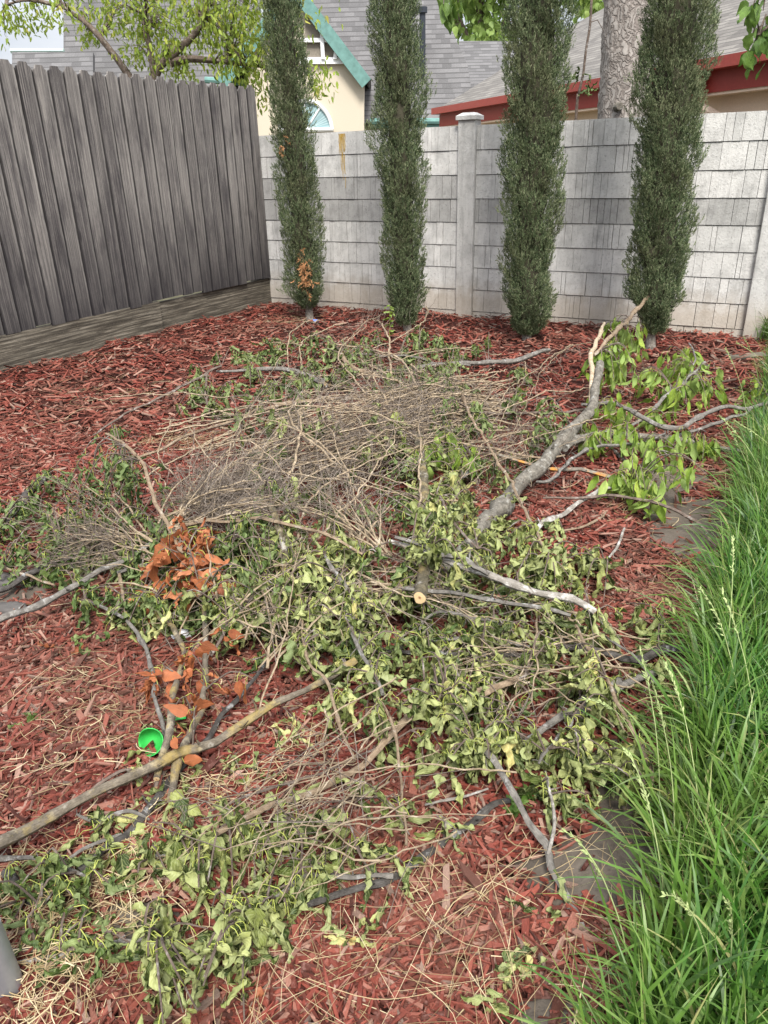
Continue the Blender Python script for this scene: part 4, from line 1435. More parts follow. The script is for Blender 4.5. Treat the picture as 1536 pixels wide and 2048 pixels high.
def fix_dir(p, d, L):
    """keep a leaf from reaching below the mulch"""
    d = unit(d)
    zmin = lumps(p[0], p[1]) + .012
    if p[2] + d[2] * L * .9 < zmin:
        d = np.array([d[0], d[1], 0])
        if np.linalg.norm(d) < .15:
            a = rng.uniform(0, 6.28)
            d = np.array([math.cos(a), math.sin(a), 0])
        d = unit(d)
        d[2] = np.clip((zmin - p[2]) / (L * .9), -.9, .3)
        d = unit(d)
    return d


def hang(b, c, n, kind):
    matn, tpl, s0, s1 = KM[kind]
    dist = np.linalg.norm(c - CAMP)
    pl = b['P']
    k = int(np.argmin(((pl - c) ** 2).sum(1)))
    base = pl[k]
    spread = .018 + .0018 * n + .005 * dist
    nt = max(1, n // 5)
    twm, lfm = MB(), MB()
    if float(np.linalg.norm(base - c)) > .32:           # too far from any branch: the twig lies on its own, close by
        base = c + np.array([rng.normal(0, .08), rng.normal(0, .08), 0])
        base[2] = max(lumps(base[0], base[1]) + .02, c[2] - .08)
    for q in range(nt):
        tip = c + rng.normal(0, 1, 3) * np.array([spread, spread, spread * .35])
        tip[2] = max(tip[2], lumps(tip[0], tip[1]) + .03)
        mid = .5 * (base + tip) + np.array([0, 0, .35 * np.linalg.norm(tip - base)]) + rng.normal(0, .012, 3)
        P, r = smooth_path([base, mid, tip], [.0034, .0026, .0016], .03)
        tube(twm, P, r, 4)
        m = n // nt + (1 if q < n % nt else 0)
        for _ in range(m):
            t = rng.uniform(.25, 1)
            at = P[int(t * (len(P) - 1))]
            pd = unit(rng.normal(0, 1, 3) + np.array([0, 0, -.5]))
            pl_ = rng.uniform(.012, .04)
            p1 = at + pd * pl_ * .7 + np.array([0, 0, .004])
            p2 = at + pd * pl_ + np.array([0, 0, -.008])
            p2[2] = max(p2[2], lumps(p2[0], p2[1]) + .012)
            tube(twm, [at, p1, p2], [.0011, .001, .0009], 3, 1)
            L = rng.uniform(s0, s1) * (1.02 if dist < 2.6 else 1.12) * (1.0 if rng.random() > .2 else .7)
            dd = rng.normal(0, .38, 3) + np.array([pd[0] * .35, pd[1] * .35, -1.0 if kind != 'o' else -.5])
            if kind == 'f':
                dd = rng.normal(0, .25, 3) + np.array([pd[0] * .3, pd[1] * .3, -1.2])
            dd = fix_dir(p2, dd, L)
            put_leaf(lfm, p2, dd, L, 'flat' if kind == 'o' and rng.random() < .5 else tpl)
    t = twm.build('leafy_twig', [M['brown'], M['petiole']], b['o'], True)
    lfm.build('leaves', M[matn], t, True)


LK = ['wilt', 'dark_leaf', 'green', 'fresh', 'orange_leaf']
DENS = dict(w=1.6, d=2.1, g=1.4, f=3.2, o=2.0, b=2.6, h=1.6)
TYP = dict(b=.09, f=.10, o=.12)
for row in CL.strip().split('\n'):
    kind, rest = row.split(' ', 1)
    for it in rest.split(','):
        x, y, n = (float(q) for q in it.split())
        c = unp(x, y, .62, {'b': .11, 'f': .12, 'o': .13, 'h': .24}.get(kind, .085 if y < 1560 else .07))
        c = c + UZ * rng.uniform(-.04, .06)
        dd = ((allP - c) ** 2).sum(1)
        j = int(np.argmin(dd))
        hang(ALL[allI[j]], c, max(2, int(n * DENS[kind] * (.62 if y > 1560 else 1))), kind)

# shaded leaves deep inside the pile
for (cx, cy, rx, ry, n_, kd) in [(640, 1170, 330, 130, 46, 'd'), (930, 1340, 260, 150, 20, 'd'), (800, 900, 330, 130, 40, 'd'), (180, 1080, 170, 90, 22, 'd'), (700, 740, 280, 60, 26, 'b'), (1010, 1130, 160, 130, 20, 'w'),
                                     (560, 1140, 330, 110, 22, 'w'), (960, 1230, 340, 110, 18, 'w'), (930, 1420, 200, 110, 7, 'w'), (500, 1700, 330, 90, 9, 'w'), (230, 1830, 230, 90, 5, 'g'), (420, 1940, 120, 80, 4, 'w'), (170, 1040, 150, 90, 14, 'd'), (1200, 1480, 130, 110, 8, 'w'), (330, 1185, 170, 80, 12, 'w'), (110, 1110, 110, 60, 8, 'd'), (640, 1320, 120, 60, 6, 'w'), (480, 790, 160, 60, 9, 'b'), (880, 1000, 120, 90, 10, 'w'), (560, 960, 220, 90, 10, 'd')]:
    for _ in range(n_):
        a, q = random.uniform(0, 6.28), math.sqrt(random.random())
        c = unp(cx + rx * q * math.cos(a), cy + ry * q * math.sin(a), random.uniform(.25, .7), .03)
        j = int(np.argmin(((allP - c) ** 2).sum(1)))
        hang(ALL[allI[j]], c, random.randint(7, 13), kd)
# sprigs of leaves caught on and under the dry brush
for (x, y) in ((480, 880), (545, 905), (600, 870), (655, 840), (705, 905), (760, 880), (820, 905), (850, 935), (780, 965), (640, 965), (600, 990), (560, 850), (720, 830), (880, 830), (930, 850), (520, 960), (990, 860)):
    c = unp(x, y, .95, .07)
    j = int(np.argmin(((allP - c) ** 2).sum(1)))
    hang(ALL[allI[j]], c, random.randint(6, 10), random.choice('wdb'))

# ------------------------------------------------------------------ dry brush heaps
def brush(label, base, tips, nst, nside, sp, wpx, lay, dz, seed, curl=.3, bj=14, fine=.0011, sidelen=(.08, .28), start=.25):
    r = random.Random(seed)
    root = None
    st, tw = MB(), MB()
    b0 = unp(base[0], base[1], lay, dz)
    for k in range(nst):
        tx, ty = r.choice(tips)
        q = r.random() ** .5
        T = unp(base[0] + (tx - base[0]) * (.55 + .45 * q) + r.gauss(0, sp), base[1] + (ty - base[1]) * (.55 + .45 * q) + r.gauss(0, sp * .6), lay * r.uniform(.7, 1.15), dz + r.uniform(-.02, .07))
        S = unp(base[0] + r.gauss(0, bj * 1.4), base[1] + r.gauss(0, bj), lay * r.uniform(.6, 1.1), dz)
        L = np.linalg.norm(T - S)
        mid = .5 * (S + T) + np.array([r.gauss(0, .05) * L, r.gauss(0, .05) * L, .02 + r.uniform(-.02, .06) * L])
        mid[2] = max(mid[2], lay * pile(mid[0], mid[1]) * .9 + .02)
        w = r.uniform(.5, 1) * wpx * .5 * np.linalg.norm(T - CAMP) / F
        P, rr = smooth_path([S, mid, T], [w, w * .75, w * .3], .035)
        n = len(P)
        P += np.cumsum(rng.normal(0, .0042, (n, 3)), 0)
        P[:, 2] = np.maximum(P[:, 2], .02)
        tube(st, P, np.maximum(rr, .0012), 4)
        D = unit(T - S)
        for _ in range(int(nside * L)):
            c = int((start + (1 - start) * r.random()) * (n - 1))
            d = unit(D * r.uniform(.4, 1.2) + rng.normal(0, .55, 3))
            l = r.uniform(*sidelen)
            p1 = P[c] + d * l * .5 + rng.normal(0, .014, 3)
            p2 = p1 + unit(d + rng.normal(0, curl, 3)) * l * .5
            p1[2], p2[2] = max(p1[2], .02), max(p2[2], .02)
            tube(tw, [P[c], p1, p2], [fine * 1.4, fine * 1.1, fine * .7], 3)
            for _2 in range(r.choice([0, 0, 1, 1, 2])):
                f0 = p1 + (p2 - p1) * r.random()
                f1 = f0 + unit(d + rng.normal(0, .7, 3)) * l * r.uniform(.2, .5)
                f1[2] = max(f1[2], .02)
                tube(tw, [f0, .5 * (f0 + f1) + rng.normal(0, .006, 3), f1], [fine, fine * .8, fine * .6], 3)
    o = st.build('dry_brush', M['drystem'], None, True)
    tag(o, label, 'brush', 'heaps of dry brush on the pile')
    tw.build('fine_twigs', M['drytwig'], o, True)
    return o


brush('largest heap of straw-coloured stems swept to a point at the right', (985, 790), [(470, 900), (560, 860), (640, 840), (520, 940), (700, 840), (610, 900), (690, 900), (560, 960)], 66, 9, 40, 5.5, .55, .05, 1, bj=26, fine=.0013)
brush('tangle of long bent stems below the largest straw-coloured heap', (930, 830), [(430, 960), (520, 985), (600, 940), (660, 960), (700, 930), (480, 930)], 44, 9, 40, 5, .55, .05, 2, bj=34, fine=.0013)
brush('fan of tan stems rising right from above the orange leaves', (345, 1052), [(500, 840), (540, 880), (470, 900), (600, 960), (620, 1000), (420, 930), (560, 930), (650, 985)], 26, 26, 14, 5, .95, .07, 3)
brush('upright fan of tan stems near the middle of the pile', (745, 1112), [(600, 950), (640, 980), (690, 960), (760, 950), (765, 1000), (720, 985), (560, 1000)], 22, 14, 12, 5.5, .95, .06, 4)
brush('dense grey twig nest between the left leaves and tan fan', (560, 985), [(330, 990), (360, 950), (400, 1000), (340, 1020), (420, 960), (380, 1030)], 40, 46, 20, 3, .95, .03, 5, curl=.8, sidelen=(.06, .18), start=.1)
brush('grey wiry twig nest at the far left of the pile', (270, 1090), [(110, 1080), (150, 1110), (180, 1060), (120, 1050), (200, 1130), (90, 1110)], 26, 44, 14, 3, .8, .04, 6, curl=.9, sidelen=(.06, .18), start=.1)
brush('loose bare twigs spreading behind the thick limb', (1100, 830), [(900, 930), (850, 960), (930, 980), (960, 870), (880, 1000), (1000, 960)], 26, 12, 34, 4.5, .7, .04, 7, bj=60)
brush('bare twigs crossing under the sawn log end', (700, 1160), [(900, 1260), (980, 1230), (850, 1300), (1060, 1250), (940, 1170)], 22, 9, 34, 5.5, .85, .05, 8, bj=60)
brush('bare twigs among the back leaves below the second cypress', (900, 740), [(560, 720), (620, 690), (480, 760), (700, 690), (650, 750), (760, 700)], 26, 9, 40, 4.5, .6, .05, 9, bj=90)
brush('grey twigs tangled under the big wilted clump', (1060, 1340), [(880, 1440), (840, 1380), (960, 1500), (1010, 1420), (900, 1340)], 14, 8, 30, 5, .8, .04, 10, bj=50)

brush('criss-crossing bare twigs in the leaves right of the orange patch', (560, 1240), [(470, 1080), (640, 1060), (700, 1150), (450, 1190), (620, 1290), (760, 1220)], 30, 7, 40, 6, .95, .06, 11, bj=60)
brush('long loose twigs over the wilted leaves below the whitest stick', (1230, 1330), [(900, 1280), (960, 1210), (1020, 1400), (850, 1350), (1100, 1230)], 24, 6, 36, 6, .95, .06, 12, bj=70)
brush('thin loose twigs in the wilted foreground leaves', (760, 1560), [(330, 1760), (420, 1850), (520, 1650), (450, 1640), (600, 1790), (640, 1700)], 30, 5, 40, 5.5, 1.0, .10, 13, bj=80)
brush('stiff bare twigs poking through leaves at the far left', (330, 1120), [(60, 1010), (130, 960), (40, 1060), (200, 1000), (90, 1130)], 16, 12, 18, 4, .9, .05, 14)
brush('scraggly bare twigs across the top of the straw-coloured heap', (420, 900), [(760, 820), (700, 780), (820, 860), (640, 960), (880, 800)], 34, 8, 46, 4.5, .7, .06, 15, bj=50, fine=.0013)

brush('pale loose stems sticking up at odd angles over the dry heap', (640, 930), [(420, 900), (500, 800), (760, 780), (900, 860), (820, 960), (560, 1010), (380, 1010)], 44, 5, 60, 5, .95, .10, 16, bj=110, fine=.0014)
brush('forked pale twigs spread over the leaves below the orange patch', (500, 1210), [(260, 1160), (360, 1280), (420, 1100), (620, 1140), (560, 1300)], 18, 5, 40, 5.5, 1.0, .06, 17, bj=60, fine=.0014)

# ------------------------------------------------------------------ cypress trees
def spray_template(seed):
    r = random.Random(seed)
    V, Fc = [], []
    def blade(a, b, w):
        a, b = np.array(a), np.array(b)
        d = unit(b - a)
        s = unit(np.cross(d, [r.gauss(0, 1), r.gauss(0, 1), r.gauss(0, 1)])) * w
        i = len(V)
        m = a + (b - a) * .55
        V.extend([a, m + s, b, m - s])
        Fc.append((i, i + 1, i + 2, i + 3))
    blade((0, 0, 0), (0, 0, 1), .04)
    for k in range(12):
        h = r.uniform(.08, .85)
        a = r.uniform(0, 6.28)
        l = r.uniform(.25, .5) * (1.1 - h * .5)
        t = r.uniform(.35, .85)
        blade((0, 0, h), (l * math.sin(t) * math.cos(a), l * math.sin(t) * math.sin(a), h + l * math.cos(t)), .038)
    return np.array(V), np.array(Fc)


SPR = [spray_template(k) for k in range(10)]


def cypress(label, base_px, top_px, prof, n, seed, dead=None, slim=.77):
    base = gpt(*base_px)
    rg = np.random.default_rng(seed)
    H = 5.2
    # lean: pass through the photo's axis at the top of the picture
    b = base
    dist = base[1]
    topw = vp(top_px, 0, base[1])
    lean = (topw[0] - base[0]) / (topw[2])
    root = tag(empty('cypress_tree', base), label, 'cypress', 'columnar cypress trees along the wall')
    zs, rs = np.array([p[0] for p in prof]), np.array([p[1] for p in prof])
    tr = MB()
    P = np.array([(lean * z + .012 * math.sin(z * 2 + seed), .01 * math.sin(z * 1.7), z) for z in np.linspace(-.05, 3.6, 40)])
    tube(tr, P, np.interp(P[:, 2], [-.05, .1, .3, 3.6], [.05, .038, .034, .012]), 10, 0, .06)
    for k in range(5):
        a = rg.uniform(0, 6.28)
        tube(tr, [P[2], P[4] + .03 * np.array([math.cos(a), math.sin(a), 0]), P[9] + .06 * np.array([math.cos(a), math.sin(a), 0])], [.014, .012, .008], 6)
    tr.build('trunk', M['cypress_trunk'], root, True)
    core = MB()
    zc = np.linspace(prof[0][0] + .12, H - .3, 50)
    Pc = np.stack([lean * zc, 0 * zc, zc], 1)
    tube(core, Pc, np.interp(zc, zs, rs) * slim * .55 * (1 + .1 * rg.normal(0, 1, 50)), 10, 0, .14)
    core.build('inner_twigs', M['cypress_core'], root, True)
    mb = MB()
    z = rg.uniform(prof[0][0], 3.75, int(n * .93))
    z = np.concatenate([z, rg.uniform(3.75, H, n - len(z))])
    a = rg.uniform(0, 2 * np.pi, n)
    lump = 1 + .17 * np.sin(2 * a + 3.1 * z + seed) * np.sin(2.3 * z + seed * 2) + .15 * np.sin(3 * a - 6.2 * z + seed) + .13 * np.sin(5 * a + 12 * z + seed) + .09 * np.sin(23 * z + 4 * a) + .10 * np.sin(a + 8 * z + 2 * seed)
    fr = 1 - .5 * rg.random(n) ** 2.0
    stray = rg.random(n) < .02
    r = np.interp(z, zs, rs) * slim * lump * np.where(stray, 1.12, fr)
    x = lean * z + r * np.cos(a)
    y = r * np.sin(a)
    L = rg.uniform(.035, .075, n)
    out = rg.uniform(.15, .8, n)
    VV, FF = [], []
    off = 0
    for i in range(n):
        T, f = SPR[i % 10]
        ca, sa_ = math.cos(a[i]), math.sin(a[i])
        d = unit(np.array([ca * out[i] + rg.normal(0, .22), sa_ * out[i] + rg.normal(0, .22), 1.0 - .35 * (z[i] < .5)]))
        e1 = unit(np.cross(d, (ca, sa_, .1)))
        e2 = np.cross(d, e1)
        VV.append(np.array([x[i], y[i], z[i]]) + L[i] * (T[:, :1] * e1 + T[:, 1:2] * e2 + T[:, 2:] * d))
        FF.append(f + off)
        off += len(T)
    mb.add(np.concatenate(VV), np.concatenate(FF))
    mb.build('foliage', M['cypress'], root)
    for (px, py, nn, sd_) in dead or ():
        mb = MB()
        c = vp(px, py, base[1] - np.interp(1, zs, rs) * slim * 1.0) - base
        for _ in range(nn):
            T, f = random.choice(SPR)
            d = unit(rng.normal(0, .4, 3) + np.array([0, -.3, -.6]))
            e1 = unit(np.cross(d, (1, .2, .1)))
            e2 = np.cross(d, e1)
            mb.add(c + rng.normal(0, 1, 3) * np.array([sd_ * .35, .02, sd_]) + .08 * (T[:, :1] * e1 + T[:, 1:2] * e2 + T[:, 2:] * d), f)
        mb.build('dead_spray', M['cypress_dead'], root)


PR1 = [(.12, .06), (.20, .14), (.30, .21), (.5, .225), (.8, .225), (1.3, .21), (1.9, .215), (2.4, .20), (3.0, .185), (4, .14), (5.2, .03)]
PR2 = [(.08, .08), (.18, .15), (.40, .185), (.9, .20), (1.4, .235), (1.8, .24), (2.4, .23), (3.0, .22), (4, .15), (5.2, .03)]
PR3 = [(.05, .07), (.13, .16), (.30, .235), (.7, .26), (1.0, .275), (1.4, .285), (1.8, .28), (2.4, .275), (3, .265), (4, .18), (5.2, .03)]
PR4 = [(.12, .07), (.22, .12), (.34, .17), (.40, .26), (.6, .25), (1.0, .255), (1.4, .275), (1.8, .29), (2.4, .31), (3, .29), (4, .18), (5.2, .03)]
cypress('slim olive cypress nearest the fence corner with a dead orange patch low down', (618, 642), 563, PR1, 15000, 1, [(608, 545, 60, .09), (566, 290, 6, .04)])
cypress('dark narrow cypress left of the square wall post', (813, 668), 790, PR2, 17000, 2)
cypress('broad green cypress just right of the square wall post', (1053, 682), 1078, PR3, 22000, 3)
cypress('widest cypress in front of the big pine trunk', (1303, 697), 1356, PR4, 23000, 4, None, slim=.78)

# ------------------------------------------------------------------ pine trunk, hanging vine, background trees
pc = vp(1248, 300, 9.4)
pine = tag(empty('pine_tree', (pc[0], pc[1], 0)), 'thick grey furrowed pine trunk behind the concrete wall', 'pine tree')
mb = MB()
n = 140
zz = np.linspace(-.1, 7.5, n)
lx = (vp(1256, 0, 9.4)[0] - pc[0]) / (vp(1256, 0, 9.4)[2] - pc[2])
PP = np.stack([lx * (zz - pc[2]), .02 * np.sin(zz), zz], 1)
tube(mb, PP, np.interp(zz, [-.1, .3, 1.8, 3.2, 7.5], [.42, .34, .285, .235, .15]), 44, 0, .035)
mb.build('trunk', M['pine'], pine, True)
mb = MB()
kn = vp(1238, 213, 9.15) - np.array([pc[0], pc[1], 0])
tube(mb, [kn + np.array([0, .12, 0]), kn, kn + np.array([0, -.03, .0])], [.05, .045, .035], 12)
mb.build('branch_scar', M['limb'], pine, True)
mb = MB()
cm = MB()
for k in range(16):
    a = k * 2.4
    z = 4.6 + k * .19
    tip = np.array([1.6 * math.cos(a), 1.6 * math.sin(a), z + .4]) * np.array([1 - k * .03, 1 - k * .03, 1])
    s0 = np.array([lx * (z - pc[2]), 0, z])
    tube(mb, [s0, .5 * (s0 + tip) + UZ * .1, tip], [.04, .03, .01], 6)
    for _ in range(60):
        t = .4 + .6 * random.random()
        c = s0 + (tip - s0) * t + rng.normal(0, .15, 3)
        T, f = random.choice(SPR)
        d = unit(rng.normal(0, 1, 3) + UZ * .3)
        e1 = unit(np.cross(d, (1, .2, .1)))
        cm.add(c + .2 * (T[:, :1] * e1 + T[:, 1:2] * np.cross(d, e1) + T[:, 2:] * d), f)
mb.build('limbs', M['pine'], pine, True)
cm.build('crown', M['cypress'], pine)

vb = vp(1150, 245, 8.3)
vine = tag(empty('climbing_vine', (vb[0], vb[1], 0)), 'thin bare brown vine rising behind the wall beside the pine trunk', 'vine')
mb = MB()
V0 = np.array([vb[0], vb[1], 0])
path = [np.array([0, 0, 0.0])] + [vp(x, y, 8.3) - V0 for x, y in ((1152, 235), (1157, 190), (1166, 150), (1172, 100), (1180, 50), (1183, 0), (1186, -60))]
P, r = smooth_path(path, [.014] * 3 + [.012] * 5, .05)
tube(mb, P, r, 6)
tube(mb, [vp(1180, 45, 8.3) - V0, vp(1195, 40, 8.3) - V0, vp(1208, 63, 8.3) - V0], [.005, .004, .003], 4)
mb.build('stem', M['brown'], vine, True)
mb = MB()
for (x, y) in ((1152, 145), (1157, 150), (1149, 148), (1178, 172), (1184, 178), (1172, 180), (1180, 150)):
    for _ in range(3):
        put_leaf(mb, vp(x, y, 8.28) - V0, rng.normal(0, .5, 3) + np.array([0, 0, -.6]), .09, 'crumple')
mb.build('leaves', M['dark_leaf'], vine, True)


def leafy_tree(label, loc, limbs, clusters, mat, barkm, size, tpl, name='broadleaf_tree', cat='tree', droop=1.0, group=None):
    root = tag(empty(name, loc), label, cat, group)
    o = np.array(loc, float)
    mb = MB()
    for pts, rr in limbs:
        P, r = smooth_path([np.asarray(p) - o for p in pts], rr, .08)
        tube(mb, P, r, 8, 0, .05)
    mb.build('trunk', M[barkm], root, True)
    mb, tw = MB(), MB()
    ends = np.concatenate([smooth_path([np.asarray(p) - o for p in pts], rr, .1)[0] for pts, rr in limbs])
    for (c, sp, n) in clusters:
        c = np.asarray(c) - o
        j = int(np.argmin(((ends - c) ** 2).sum(1)))
        for _ in range(max(1, n // 14)):
            q = c + rng.normal(0, sp * .6, 3)
            tube(tw, [ends[j], .5 * (ends[j] + q) + UZ * .08, q], [.010, .006, .002], 4)
        for _ in range(n):
            p = c + rng.normal(0, 1, 3) * sp * np.array([1, 1, .8])
            d = rng.normal(0, .45, 3) + np.array([0, 0, -droop])
            put_leaf(mb, p, d, rng.uniform(.75, 1.25) * size, tpl)
    tw.build('twigs', M[barkm], root, True)
    mb.build('crown', M[mat], root, True)


YT = 10.4
tb = vp(318, 300, YT)
cl = []
for (x, y, s, n) in [(240, 30, .16, 60), (300, 20, .2, 90), (290, 70, .17, 80), (350, 60, .2, 110), (400, 40, .2, 110), (440, 60, .2, 100), (490, 50, .2, 90), (330, 110, .15, 80), (350, 120, .13, 50), (460, 110, .16, 70), (500, 100, .14, 60),
                     (440, 30, .2, 90), (500, 10, .2, 90), (270, 110, .1, 30), (180, 65, .09, 34), (185, 30, .1, 22), (120, 20, .12, 34), (70, 10, .12, 34), (30, 30, .1, 26), (10, 45, .1, 24), (50, 48, .08, 18), (95, 38, .07, 10), (0, 20, .1, 22),
                     (625, 150, .13, 50), (635, 175, .09, 30), (510, 130, .14, 50), (515, 165, .1, 30), (525, 195, .07, 16), (455, 120, .12, 40), (370, 145, .08, 18), (215, 10, .12, 30), (470, 140, .08, 22), (550, 40, .2, 60), (560, 110, .15, 50),
                     (260, -40, .25, 120), (350, -50, .3, 160), (450, -60, .3, 160), (550, -50, .3, 120), (150, -40, .2, 60), (50, -40, .2, 60), (300, -130, .4, 200), (430, -140, .4, 200), (560, -120, .4, 160), (180, -120, .3, 90)]:
    cl.append((vp(x, y, YT + random.uniform(-.5, .6)), s, n))
leafy_tree('yellow-green tree with drooping narrow leaves behind the wooden fence', (tb[0], tb[1], 0),
           [([(tb[0], tb[1], -.1), vp(318, 260, YT), vp(310, 150, YT), vp(345, 110, YT), vp(400, 50, YT), vp(420, -60, YT)], [.085, .075, .06, .05, .035, .02]),
            ([vp(316, 240, YT), vp(250, 140, YT), vp(200, 75, YT), vp(165, 40, YT), vp(130, 15, YT), vp(100, -40, YT)], [.05, .04, .035, .028, .02, .015]),
            ([vp(130, 15, YT), vp(60, 0, YT), vp(10, 10, YT)], [.025, .018, .01]),
            ([vp(310, 160, YT), vp(300, 100, YT), vp(290, 30, YT), vp(300, -80, YT)], [.045, .035, .028, .015]),
            ([vp(340, 125, YT), vp(380, 118, YT), vp(430, 122, YT), vp(500, 130, YT + .2), vp(600, 140, YT + .3)], [.05, .04, .03, .022, .014])],
           [(c, s_, int(n * 1.8)) for c, s_, n in cl], 'tree_leaf', 'brown', .085, 'long')
YF = 34.0
fb = vp(965, 300, YF)
cl = []
for _ in range(60):
    x, y = random.gauss(965, 52), random.uniform(-90, 82)
    cl.append((vp(x, y, YF + random.uniform(-2, 2)), .32, 34))
leafy_tree('bright green tree beyond the grey roof ridge', (fb[0], fb[1], 0), [([(fb[0], fb[1], -.2), vp(965, 150, YF), vp(960, 20, YF), vp(970, -80, YF)], [.3, .25, .15, .06]), ([vp(962, 120, YF), vp(920, 40, YF)], [.12, .05]), ([vp(962, 120, YF), vp(1010, 40, YF)], [.12, .05])],
           cl, 'far_leaf', 'brown', .30, 'flat', group='trees far behind the houses')
fb = vp(1180, 300, YF - 4)
cl = []
for _ in range(26):
    x, y = random.gauss(1185, 36), random.uniform(-90, 22)
    cl.append((vp(x, y, YF - 4 + random.uniform(-1, 1)), .26, 24))
leafy_tree('pale green tree top just left of the pine trunk', (fb[0], fb[1], 0), [([(fb[0], fb[1], -.2), vp(1180, 100, YF - 4), vp(1185, 0, YF - 4), vp(1190, -80, YF - 4)], [.2, .15, .1, .05])],
           cl, 'far_leaf', 'brown', .26, 'flat', group='trees far behind the houses')
# tree just outside the frame whose leaf tips hang in at the top right
YN = 4.2
nb = vp(1720, 400, YN)
cl = [(vp(888, 6, YN), .018, 4), (vp(904, 4, YN), .018, 4), (vp(900, -40, YN), .05, 14), (vp(1515, 90, YN), .035, 8), (vp(1530, 65, YN), .03, 6), (vp(1512, 112, YN), .03, 5), (vp(1525, 12, YN), .04, 8), (vp(1508, 5, YN), .025, 5), (vp(1570, 60, YN), .06, 20), (vp(1630, 0, YN), .10, 40), (vp(1700, -80, YN), .15, 70), (vp(1600, -90, YN), .10, 40)]
leafy_tree('broad green leaves of a tree hanging in at the top right corner', (nb[0], nb[1], 0), [([(nb[0], nb[1], -.1), vp(1720, 200, YN), vp(1700, -20, YN), vp(1690, -120, YN)], [.07, .06, .05, .03]), ([vp(1705, 30, YN), vp(1620, 20, YN), vp(1545, 45, YN), vp(1518, 70, YN)], [.02, .014, .008, .003]), ([vp(1700, -20, YN), vp(1600, -30, YN), vp(1530, -5, YN)], [.02, .012, .004]), ([vp(1690, -120, YN), vp(1400, -200, YN), vp(1100, -190, YN), vp(920, -90, YN), vp(893, -14, YN)], [.03, .024, .016, .008, .003])],
           cl, 'near_leaf', 'brown', .085, 'flat', droop=.9)
# ------------------------------------------------------------------ grass
def blades(n, xr, yr, lmin, lmax, wmin, wmax, seg, edge=True, az0=2.0, azs=2.2, lean=.30, bendm=1.1, xy=None):
    if xy is None:
        y = rng.uniform(*yr, n)
        x = gedge(y) + .05 + xr(n)
    else:
        x, y = xy
    ok = in_bed(x, y)
    x, y = x[ok], y[ok]
    n = len(x)
    L = rng.uniform(lmin, lmax, n)
    w = rng.uniform(wmin, wmax, n)
    az = rng.normal(az0, azs, n)
    th0 = np.abs(rng.normal(0, lean, n))
    bd = np.abs(rng.normal(bendm, .6, n))
    tw = rng.normal(0, .8, n)
    P = np.stack([x, y, lumps(x, y) * .5], -1)
    V = np.zeros((n, seg + 1, 2, 3))
    UV = np.zeros((n, seg + 1, 2, 2))
    hd = np.stack([np.cos(az), np.sin(az), 0 * az], -1)
    sd0 = np.stack([-np.sin(az), np.cos(az), 0 * az], -1)
    for i in range(seg + 1):
        s = i / seg
        th = th0 + bd * s ** 1.6
        t = tw * s
        nrm = np.cos(th)[:, None] * hd - np.sin(th)[:, None] * UZ
        sd = np.cos(t)[:, None] * sd0 + np.sin(t)[:, None] * nrm
        ww = w * (min(1, .55 + s * 2.2)) * max(.03, (1 - s ** 2.6))
        V[:, i, 0] = P - sd * ww[:, None] * .5
        V[:, i, 1] = P + sd * ww[:, None] * .5
        UV[:, i, 0] = (0, s)
        UV[:, i, 1] = (1, s)
        P = P + (L / seg)[:, None] * (np.sin(th)[:, None] * hd + np.cos(th)[:, None] * UZ)
        P[:, 2] = np.maximum(P[:, 2], .012)
    k = 2 * (seg + 1)
    fl = np.array([(2 * i, 2 * i + 1, 2 * i + 3, 2 * i + 2) for i in range(seg)])
    return V.reshape(-1, 3), (np.arange(n)[:, None, None] * k + fl[None]).reshape(-1, 4), UV.reshape(-1, 2)


mb = MB()
mb.add(*blades(6800, lambda n: rng.exponential(.24, n) + rng.normal(0, .03, n), (.3, 1.9), .10, .40, .004, .0125, 7, lean=.45, bendm=1.2))
mb.add(*blades(11000, lambda n: rng.exponential(.28, n) + rng.normal(0, .04, n), (1.9, 3.6), .12, .40, .004, .0105, 6, lean=.4))
mb.add(*blades(9000, lambda n: rng.exponential(.35, n) + rng.normal(0, .05, n), (3.6, 6.6), .12, .36, .005, .011, 5))
broken = blades(1500, lambda n: rng.exponential(.3, n), (.3, 5.5), .14, .34, .004, .010, 5, lean=.9, bendm=1.9)
mb.add(*broken)
mb.add(*blades(6000, lambda n: rng.exponential(.22, n) + rng.normal(-.02, .05, n), (.3, 6.2), .07, .24, .002, .005, 4, lean=1.25, bendm=.5), mat=1)
mb.add(*blades(9000, lambda n: rng.uniform(.3, 2.6, n), (-.6, 6.4), .15, .40, .004, .008, 5))
tag(mb.build('grass', [M['grass'], M['straw']], smooth=True), 'tall lush green grass along the right edge of the mulch bed', 'grass', kind='stuff')
